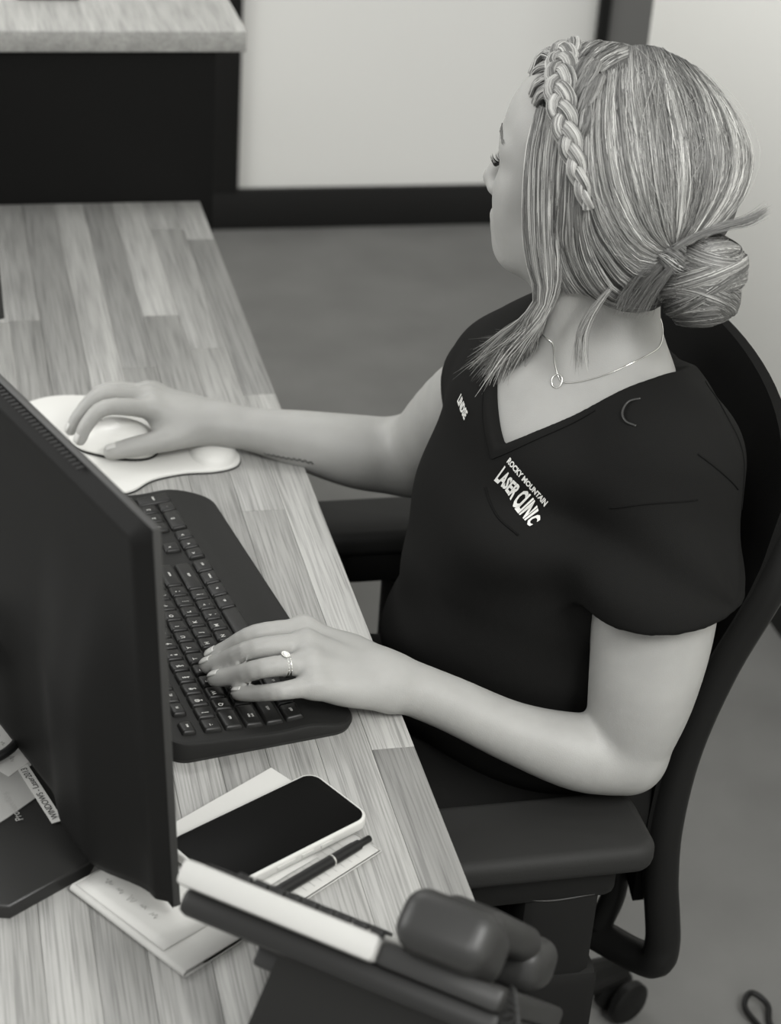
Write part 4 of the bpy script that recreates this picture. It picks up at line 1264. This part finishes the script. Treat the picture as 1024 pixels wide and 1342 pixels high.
# bun: a rope wound into a coil behind the nape
bc = vec((-.1420, .0250, -.0465)); bx = vec((.42, -.22, .88)); bx /= np.linalg.norm(bx)      # coil axis, leaning towards the head
b1 = np.cross(bx, vec((0, 1, 0))); b1 /= np.linalg.norm(b1); b2 = np.cross(bx, b1)
def coil(a0, a1, r0, r1, h0, h1, n=40, tilt=(0, 0)):
    t = np.linspace(0, 1, n); a = a0 + (a1 - a0) * t; r = r0 + (r1 - r0) * t; h = h0 + (h1 - h0) * t + tilt[0] * np.cos(a) + tilt[1] * np.sin(a)
    return bc + b1 * (r * np.cos(a))[:, None] + b2 * (r * np.sin(a))[:, None] + bx * h[:, None]
bcore = Solid(); BR3 = vec((.0375, .0375, .0450)); bcore.add([HE(tuple(bc), tuple(BR3 * .90), .01)])
solid_obj('bun_core', bcore, HP(*bc) - .06, HP(*bc) + .06, .003, 'hair_under', woman, 1)
def bun_lock(tilt, h, n, a0, span, layer, lo, hw=.13):
    # a band of strands wrapped round the bun, each a circle about a tilted axis
    ax = bx + vec(tilt); ax /= np.linalg.norm(ax); e1 = np.cross(ax, vec((.2, 1, .1))); e1 /= np.linalg.norm(e1); e2 = np.cross(ax, e1)
    m = 30; hh = (h + rng.normal(0, hw, (n, 1)) * np.linspace(1, .8, m)[None] + wob(n, m, .02)).clip(-.95, .95)
    a = a0 + rng.normal(0, .10, (n, 1)) + span * np.linspace(0, 1, m)[None]
    u = ax * hh[..., None] + np.sqrt(1 - hh ** 2)[..., None] * (e1 * np.cos(a)[..., None] + e2 * np.sin(a)[..., None])
    d = np.abs(hh - h) / hw
    u = u + .007 * rng.normal(size=(n, 1, 3)) * np.sin(np.linspace(0, PI * 2.5, m))[None, :, None]
    P = bc + u * (BR3 + layer + .0035 * np.exp(-d ** 2)[..., None] - .002 * rng.uniform(0, 1, (n, 1, 1)))
    tn = np.clip(lo + rng.normal(0, .17, (n, 1)) + np.zeros((1, m)), .05, 1)
    return strands_obj('bun_lock', P, rng.uniform(.7, 1.3, n) * .00034, tn, woman)
for k, (tl, h_, n_, a0_, sp_, ly, lo_) in enumerate([((0, 0, 0), -.62, 520, 0, 6.2, 0, .42), ((.18, .1, 0), -.30, 620, 1, 6.2, 0, .44), ((-.12, .2, 0), .02, 620, 2, 6.2, .0005, .48), ((.2, -.1, 0), .35, 560, 3, 6.2, 0, .42), ((-.35, .2, 0), .66, 460, 3, 6.2, 0, .40),
        ((-.45, .1, .1), .60, 320, 1, 6.2, .0015, .44), ((.12, .25, .1), .10, 240, 2.4, 5.4, .0028, .56), ((-.25, -.3, 0), -.45, 300, 0, 6.2, .0025, .47), ((.3, .35, 0), -.20, 260, 0, 6.2, .002, .40), ((-.1, .1, 0), -.82, 280, 0, 6.2, .001, .38)]):
    bun_lock(tl, h_, int(n_ * .8), a0_, sp_, ly, lo_)
v = [(-.1150, .0520, -.0150), (-.1250, .0500, -.0250), (-.1320, .0420, -.0350)]
rope('knot', v, .016, 260, woman, .9, .42, .2, 16)
TOP = [[(.062, -.036, .096), (.060, -.010, .1075), (.052, .012, .1120), (.044, .022, .1090)], [(.040, -.042, .107), (.040, -.012, .1180), (.036, .018, .1165), (.030, .036, .1100)],
       [(.020, -.047, .112), (.020, -.014, .1230), (.017, .020, .1205), (.014, .040, .1130)], [(-.002, -.052, .112), (.000, -.020, .1220), (.002, .014, .1195), (.002, .036, .1140)],
       [(-.022, -.052, .113), (-.016, -.022, .1215), (-.010, .012, .1190), (-.006, .038, .1120)]]
section('parting_hair', TOP, 1500, woman, lo=.42, clumps=30, lift=.0008, depth=.003, base=False)
# stray tufts
def tuft(name, path, n, spread, lo=.5, wd=.00022):
    P = resample(path, NS); t = np.linspace(0, 1, NS)[None, :, None]
    X = P[None] + rng.normal(size=(n, 1, 3)) * .0012 + rng.normal(size=(n, 1, 3)) * spread * t ** 1.6 + (rng.normal(size=(n, 1, 3)) * spread * .5) * np.sin(3 * t)
    return strands_obj(name, X, np.full(n, wd) * rng.uniform(.7, 1.2, n), np.clip(lo + rng.normal(0, .12, (n, 1)) + np.zeros((1, NS)), .1, 1), woman)
tuft('stray_tuft', [(-.1268, .0663, -.0103), (-.1366, .0517, .0011), (-.1525, .0344, .011), (-.1691, .0178, .0191), (-.179, .0041, .0293)], 90, .0022, .45)
for k, (dx, dz) in enumerate(((0, 0), (.012, -.004), (.024, -.006))):
    tuft('nape_wisp', [(-.1299 + dx, .0604, -.0235 + dz), (-.1227 + dx, .0652, -.0400 + dz), (-.1151 + dx, .0668, -.0580 + dz), (-.1076 + dx * .9, .0680, -.0780 + dz)], 110, .0035, .42)
tuft('neck_wisp', [(-.0747, .0733, -.0678), (-.0703, .0800, -.0800), (-.0640, .0838, -.0980), (-.0600, .0847, -.1200), (-.0640, .0832, -.1500)], 46, .0035, .6)
tuft('neck_wisp', [(-.010, .0829, -.1000), (-.0010, .0769, -.1300), (.008, .0603, -.165), (.020, .048, -.195)], 40, .007, .6)
# flyaways over the crown
nfl = 260; u0 = rng.uniform(0, .95, nfl); G = np.array([resample(g) for g in MAIN]); Pf_ = sheet_pts(G, (u0[:, None] + wob(nfl, NS, .05)).clip(0, 1) * (len(G) - 1))
lf = (np.abs(rng.normal(0, .004, (nfl, 1))) * np.sin(PI * np.linspace(0, 1, NS))[None] ** .7)[..., None]
strands_obj('flyaway_hair', Pf_ + (Pf_ - vec((-.028, 0, 0))) / .11 * lf, np.full(nfl, .00016), np.clip(.55 + rng.normal(0, .12, (nfl, 1)) + np.zeros((1, NS)), .1, 1), woman)

# scalp cap below the locks
cap = Solid(); cap.add([HE((-.028, 0, .016), (.1165, .0850, .1045), .01), HE((.018, 0, .032), (.066, .068, .0865), .02)])
def cap_post(P, d):
    q = (P - HC) @ HA.T / HS
    hx = np.interp(q[..., 2], [-.10, -.03, .03, .06, .08, .097], [-.02, -.008, .008, .030, .052, .078])
    return smax(smax(d, (q[..., 0] - hx) * HS, .006), (-.062 - .25 * np.clip(q[..., 0] + .02, 0, 1) - q[..., 2]) * HS, .006)
cap.post = cap_post
solid_obj('hair_cap', cap, HC - .15, HC + .15, .004, 'hair_under', woman, 1)

# ------------------------------------------------------------------ scrubs: top, trousers, shoes
class SLEEVE:
    """open sleeve: hollow cone around the arm, cut square at the hem"""
    def __init__(s, pts, rs, inner, hem_p, hem_n, k=.03):
        s.o = chain(pts, rs, .03); s.i = chain(pts + [pts[-1] + (pts[-1] - pts[-2]) * .6], inner + [inner[-1]], .03)
        s.hp = vec(hem_p); s.hn = vec(hem_n) / np.linalg.norm(hem_n); s.k = k
        s.c = sum(pts) / len(pts); s.R = max(np.linalg.norm(p - s.c) for p in pts) + max(rs)
    def d(s, P):
        g = None
        for p in s.o: e = p.d(P); g = e if g is None else smin(g, e, .03)
        q = None
        for p in s.i: e = p.d(P); q = e if q is None else smin(q, e, .03)
        g = smax(g, (P - s.hp) @ s.hn, .003)
        return g
top = Solid()
ez = .009
top.add([EL(TP(-.012, 0, .86), (.106, .142, .18), TA, .06), EL(TP(.012, 0, .935), (.088, .152, .078), TA, .05),
         EL(TP(.022, 0, .735), (.132, .150, .16), TA, .07), EL(TP(.012, 0, .64), (.140, .168, .10), TA, .06),
         EL(TP(.040, .066, .842), (.060, .066, .072), TA, .05), EL(TP(.060, -.070, .842), (.064, .068, .072), TA, .05),
         RC(TP(.074, -.05, .84), TP(.056, .05, .84), .042, .042, .05),
         RC(TP(-.02, -.06, 1.003), shL + vec((0, 0, .012)), .046, .046, .05), RC(TP(-.02, .06, .998), shR + vec((0, 0, .012)), .044, .044, .05),
         RC(TP(-.05, -.07, .95), TP(-.07, -.09, .80), .05, .05, .06), RC(TP(-.05, .07, .95), TP(-.07, .09, .80), .05, .05, .06)])
dL = vec((.226, -.490, .755)) - shL; dL /= np.linalg.norm(dL)
hemL = vec((.2235, -.481, .849))
top.add([SLEEVE([shL + vec((.002, -.002, .002)), vec((.232, -.466, .86)), vec((.224, -.486, .80))], [.064, .0695, .0735], [.056, .0585, .0625], hemL, (.10, -.12, -1))], .035)
hemR = vec((.166, -.144, .903))
top.add([SLEEVE([shR, vec((.155, -.105, .875)), vec((.150, -.075, .84))], [.053, .054, .056], [.050, .050, .052], hemR, vec((.150, -.075, .84)) - shR)], .03)
apL = vec((.165, -.452, .865))
ZV, RV = .945, -.036
def vline(r): x = np.abs(r - RV); return ZV + .72 * x + 5.0 * x * x
def top_post(P, d):
    f = (P - T0) @ TF; r = (P - T0) @ TR; z = P[..., 2]
    # drape and folds
    q = P - apL; rad = np.linalg.norm(q, axis=-1)
    ang = np.arctan2(q[..., 2], -(q @ TR) * .4 + f)
    fold = .0058 * np.sin(ang * 6.5 + 14 * rad) * np.exp(-((rad - .06) / .055) ** 2)
    low = np.clip((.80 - z) / .12, 0, 1)
    fold = fold + low * .0062 * np.sin(z * 62 + 9 * r + 5 * f + 1.2 * np.sin(22 * r)) + .0016 * sines(P, (38, 71), 3)
    sag = np.clip(.86 - z, 0, .1)
    d = d - fold
    # neckline
    T_ = np.where(f > 0, vline(r), vline(r) + np.clip(-f, 0, .06) / .06 * (.085 - .6 * np.abs(r)).clip(0, 1))
    d = smax(d, (z - T_) * .8, .003)
    return smax(d, .60 - z, .004)
top.post = top_post
shirt = solid_obj('scrub_top', top, (-.02, -.62, .57), (.42, .0, 1.08), .0028, 'scrubs', woman, 1)

pants = Solid()
hipL, hipR = TP(.03, -.092, .545), TP(.03, .092, .545)
knL, knR = vec((-.235, -.385, .565)), vec((-.255, -.185, .565))
anL, anR = vec((-.20, -.375, .12)), vec((-.26, -.175, .12))
pants.add([EL(TP(-.005, 0, .575), (.135, .175, .105), TA, .05), EL(TP(.0, 0, .64), (.128, .158, .08), TA, .05)])
pants.add(chain([hipL, knL, anL], [.088, .064, .055], .02), .03)
pants.add(chain([hipR, knR, anR], [.088, .064, .055], .02), .03)
def pants_post(P, d):
    z = P[..., 2]
    d = d - .0022 * sines(P, (45, 80), 5) - .004 * np.sin(P @ vec((60, 40, 30))) * np.exp(-((P[..., 0] - .06) / .05) ** 2) * np.clip((z - .5) / .1, 0, 1)
    return smax(d, .075 - z, .004)
pants.post = pants_post
solid_obj('scrub_trousers', pants, (-.40, -.55, .04), (.36, -.04, .75), .007, 'scrubs', woman, 1)
for an in (anL, anR):
    sh = Solid(); c = an
    sh.add([RC(c + vec((.015, 0, -.055)), c + vec((-.12, 0, -.082)), .034, .030, .03), RC(c + vec((.02, 0, -.085)), c + vec((-.13, 0, -.092)), .028, .026, .02), RC(c, c + vec((0, 0, -.06)), .036, .036, .02)])
    sh.post = lambda P, d: smax(d, .002 - P[..., 2], .003)
    o = solid_obj('shoe', sh, c + vec((-.19, -.06, -.14)), c + vec((.08, .06, .06)), .005, 'chair_plastic', woman, 1)

# ------------------------------------------------------------------ seams, pocket, lettering on the top
dg = bpy.context.evaluated_depsgraph_get()
def bvh_of(o):
    me = o.data; return BVHTree.FromPolygons([v.co[:] for v in me.vertices], [p.vertices[:] for p in me.polygons])
SB = bvh_of(shirt)
def snap(p, off=.0006):
    c, n, i, d = SB.find_nearest(Vector(p)); return np.array(c + n * off)
def chest(r, z):
    """point of the chest cloth at torso coordinates r, z, seen from the front"""
    o = Vector(TP(.5, r, z)); c, n, i, d = SB.ray_cast(o, Vector(-TF)); return (np.array(c), np.array(n)) if c is not None else (TP(.12, r, z), TF)
def seam(name, pts, r=.0009, m='scrubs_seam'):
    q = catmull(pts, 10); q = [snap(p, .0002) for p in q]
    return tube(name, q, r, m, woman, 6)
mat('skin_line', .20, .8, .1)
BB = bvh_of(body_o)
def bsnap(p, off=.0003):
    c, n, i, d = BB.find_nearest(Vector(p)); return np.array(c + n * off), np.array(n)
# seams of the scrub top
seam('pocket_seam', [(.0936, -.3606, .9078), (.0942, -.3765, .9005), (.0983, -.3976, .8946), (.1101, -.4207, .8895)], .0011)
seam('sleeve_seam', [(.1734, -.4714, .943), (.1979, -.4955, .9587), (.2386, -.5055, .9655)], .0007)
seam('shoulder_seam', [(.2382, -.4918, 1.0029), (.26, -.4962, .9869), (.285, -.492, .965)], .0009)
seam('yoke_seam', [(.2858, -.3815, 1.0167), (.2769, -.4492, 1.0199), (.2907, -.473, .9864), (.298, -.485, .94)], .0009)
band = []
for r in np.linspace(-.105, .055, 34):
    c, n = chest(r, float(vline(r)) - .013); band.append(c + n * .0003)
tube('neckband_seam', catmull(band, 2), .0006, 'scrubs_seam', woman, 5)
lp = catmull([(.2044, -.4311, 1.0278), (.1953, -.4287, 1.0226), (.189, -.4353, 1.0158), (.1887, -.4453, 1.0126), (.1937, -.4549, 1.0135)], 8)
tube('hanging_loop', [snap(p, .0025 * math.sin(PI * i / (len(lp) - 1))) for i, p in enumerate(lp)], .0011, 'monitor_edge', woman, 6)

# lettering printed on the chest
def print_text(name, s, c0, u, v, hgt, length, bold=.03, warp=None):
    V, F = text_mesh(s, 1.0, bold, 2)
    V[:, 0] -= (V[:, 0].max() + V[:, 0].min()) / 2; V[:, 1] -= (V[:, 1].max() + V[:, 1].min()) / 2
    x = V[:, 0] / (V[:, 0].max() - V[:, 0].min()); y = V[:, 1] / (V[:, 1].max() - V[:, 1].min())
    if warp: y = warp(x, y)
    u = vec(u) / np.linalg.norm(u); v = vec(v); v = v - u * (u @ v); v /= np.linalg.norm(v)
    P = [snap(vec(c0) + u * (a * length) + v * (b * hgt), .0009) for a, b in zip(x, y)]
    return from_py(name, P, F, 'print_white', woman)
tu = (.0193, -.0458, -.0234); tv = (.0086, -.0014, .0175)
print_text('chest_lettering', 'LASER CLINIC', (.1145, -.3946, .9143), tu, tv, .0190, .060, .042, lambda x, y: y * (1 + .18 * np.sin(x * 9 + .6)) + .10 * np.cos(x * PI * 1.2))
print_text('chest_lettering', 'ROCKY MOUNTAIN', (.1218, -.3962, .9302), tu, tv, .0066, .056, .045, lambda x, y: y + .30 * np.cos(x * PI * 1.2))
nn_ = vec((-.973, -.079, .215)); nu_ = vec((.0005, -.026, -.0072))
print_text('name_lettering', 'LINDSE', (.0896, -.2815, .9513), nu_, np.cross(nn_, nu_), .0105, .027, .05)

# eyes, lashes, brows, lips
for s in (1, -1):
    ey = thing('x', 'x', 'x') if False else None
    c = HP(.0725, s * .033, 0)
    V = []; F = []; n1, n2 = 16, 10; R_ = .0128 * HS
    for i in range(n1):
        a = 2 * PI * i / n1
        for j in range(n2 + 1):
            b = PI * j / n2; V.append(c + R_ * (HF * math.cos(b) + (HL * math.cos(a) + HU * math.sin(a)) * math.sin(b)))
    for i in range(n1):
        for j in range(n2): F.append((i * (n2 + 1) + j, ((i + 1) % n1) * (n2 + 1) + j, ((i + 1) % n1) * (n2 + 1) + j + 1, i * (n2 + 1) + j + 1))
    from_py('eyeball', V, F, 'eye_white', woman, True)
    parts = []
    for k in range(34):
        t = k / 33 * 1.15; a = math.radians(-58 + 116 * t) 
        root, n = bsnap(HP(.0735 + .0148 * math.cos(a), s * (.033 + .0168 * math.sin(a)), -.0015), .0)
        out = HF * math.cos(a * 1.1) + HL * (s * math.sin(a * 1.15)); L_ = .0095 * (.75 + .4 * t) * random.uniform(.85, 1.1)
        p = [root, root + out * L_ * .45 - HU * L_ * .06, root + out * L_ * .8 + HU * L_ * .18, root + out * L_ * .98 + HU * L_ * .55]
        parts.append(tube_data(catmull(p, 4), np.linspace(.00042, .00010, 13), 4))
    a_ = [bsnap(HP(.0735 + .0148 * math.cos(q), s * (.033 + .0168 * math.sin(q)), -.0010), .0002)[0] for q in np.radians(np.linspace(-62, 76, 16))]
    parts.append(tube_data(a_, .0008, 5))
    V, F = merge(parts); from_py('eyelashes', V, F, 'lash_black', woman, True)
    parts = []
    for k in range(150):
        t = random.random(); w = random.uniform(-1, 1) * (.0034 - .002 * t)
        b0 = HP(.090 - .022 * t ** 1.4, s * (.014 + .040 * t), .020 + .008 * math.sin(PI * min(1, t * 1.05) * .8) + w)
        p0, n = bsnap(b0, .0002); d = HL * s * .7 - HF * .35 * t + HU * (.5 - .7 * t); d = d - n * (d @ n); d /= np.linalg.norm(d)
        p1, _ = bsnap(p0 + d * .005, .0007)
        parts.append(tube_data([p0, (p0 + p1) / 2 + n * .0004, p1], [.00028, .00026, .0001], 3))
    V, F = merge(parts); from_py('eyebrow', V, F, 'brow', woman)
lp_ = Solid(); lp_.add([HE((.0930, 0, -.0665), (.0099, .0215, .0061), .003), HE((.0905, 0, -.0765), (.0099, .0185, .0069), .003)])
solid_obj('lips', lp_, HP(.09, 0, -.07) - .04, HP(.09, 0, -.07) + .04, .0014, 'lips', woman, 1)

# necklace with a small ring pendant
npts = [(.2550, -.2700, 1.0560), (.215, -.2500, 1.0580), (.178, -.2750, 1.0580), (.1580, -.3150, 1.0560), (.1515, -.3400, 1.0430), (.1518, -.3475, 1.0260), (.1545, -.3530, 1.0150), (.1592, -.3589, 1.0105), (.1771, -.3684, 1.0168), (.2014, -.3773, 1.0298), (.2312, -.3708, 1.0406), (.2550, -.3550, 1.0480), (.2680, -.3150, 1.0530)]
ch_ = [bsnap(p, .0006)[0] for p in catmull(npts, 10, True)]
nk = tube('necklace_chain', ch_, .00062, 'silver', woman, 5, True)
pc, pn = bsnap((.1540, -.3545, 1.0135), .0012)
ux = np.cross(pn, UZ); ux /= np.linalg.norm(ux); uy = np.cross(ux, pn)
tube('pendant', [pc - uy * .003 + (ux * math.cos(a) * .0048 + uy * math.sin(a) * .0062) for a in np.linspace(0, 2 * PI, 30)[:-1]], .00075, 'silver', woman, 6, True)

# wedding rings on the left ring finger
m0 = vec((-.0860, -.4655, .799)); m1 = vec((-.1290, -.4735, .803)); fd_ = (m1 - m0) / np.linalg.norm(m1 - m0)
rn = UZ - fd_ * (fd_ @ UZ); rn /= np.linalg.norm(rn); rb = np.cross(fd_, rn)
for t_, rr_, th_ in ((.55, .01050, .00085), (.49, .01055, .0010)):
    c = m0 + (m1 - m0) * t_
    tube('ring_band', [c + rr_ * (rn * math.sin(a) + rb * math.cos(a)) for a in np.linspace(0, 2 * PI, 40)[:-1]], th_, 'silver', woman, 6, True)
    for a in np.linspace(.15, PI - .15, 13):
        p = c + (rr_ + th_) * (rn * math.sin(a) + rb * math.cos(a))
        bm = bmesh.new(); bmesh.ops.create_icosphere(bm, subdivisions=1, radius=.00055, matrix=Matrix.Translation(p))
        from_bm('ring_stone', bm, 'gem', woman)
gc = m0 + (m1 - m0) * .56 + rn * .0119
lathe('ring_gem', [(.0006, -.0016), (.0022, .0002), (.0020, .0008), (.0012, .0012)], 'gem', woman, 12, Matrix.Translation(gc) @ Matrix(((fd_[0], rb[0], rn[0], 0), (fd_[1], rb[1], rn[1], 0), (fd_[2], rb[2], rn[2], 0), (0, 0, 0, 1))) @ Matrix.Diagonal((1.0, 1.45, 1, 1)))
for a in np.linspace(0, 2 * PI, 17)[:-1]:
    p = gc + fd_ * .0030 * math.cos(a) + rb * .0040 * math.sin(a)
    bm = bmesh.new(); bmesh.ops.create_icosphere(bm, subdivisions=1, radius=.00072, matrix=Matrix.Translation(p)); from_bm('ring_stone', bm, 'gem', woman)
tube('ring_halo', [gc - rn * .0006 + fd_ * .0030 * math.cos(a) + rb * .0040 * math.sin(a) for a in np.linspace(0, 2 * PI, 25)[:-1]], .0006, 'silver', woman, 5, True)

# script tattoo along the right forearm
tp = catmull([(-.0447, .0171, .7488), (-.0329, .0106, .7497), (-.0213, .0032, .7491), (-.0079, -.0032, .7498), (.007, -.0066, .7489)], 16)
td = np.gradient(tp, axis=0); parts = []; line = []
for i in range(len(tp) * 3):
    t = i / 3; k = min(int(t), len(tp) - 2); p = tp[k] + (tp[k + 1] - tp[k]) * (t - k)
    h_ = (math.sin(i * .95) * .5 + .35 * math.sin(i * .31 + 1)) * .0032
    line.append(bsnap(p + UZ * h_, .0002)[0])
tube('tattoo', line, .0005, 'tattoo', woman, 4)
wkids(woman)
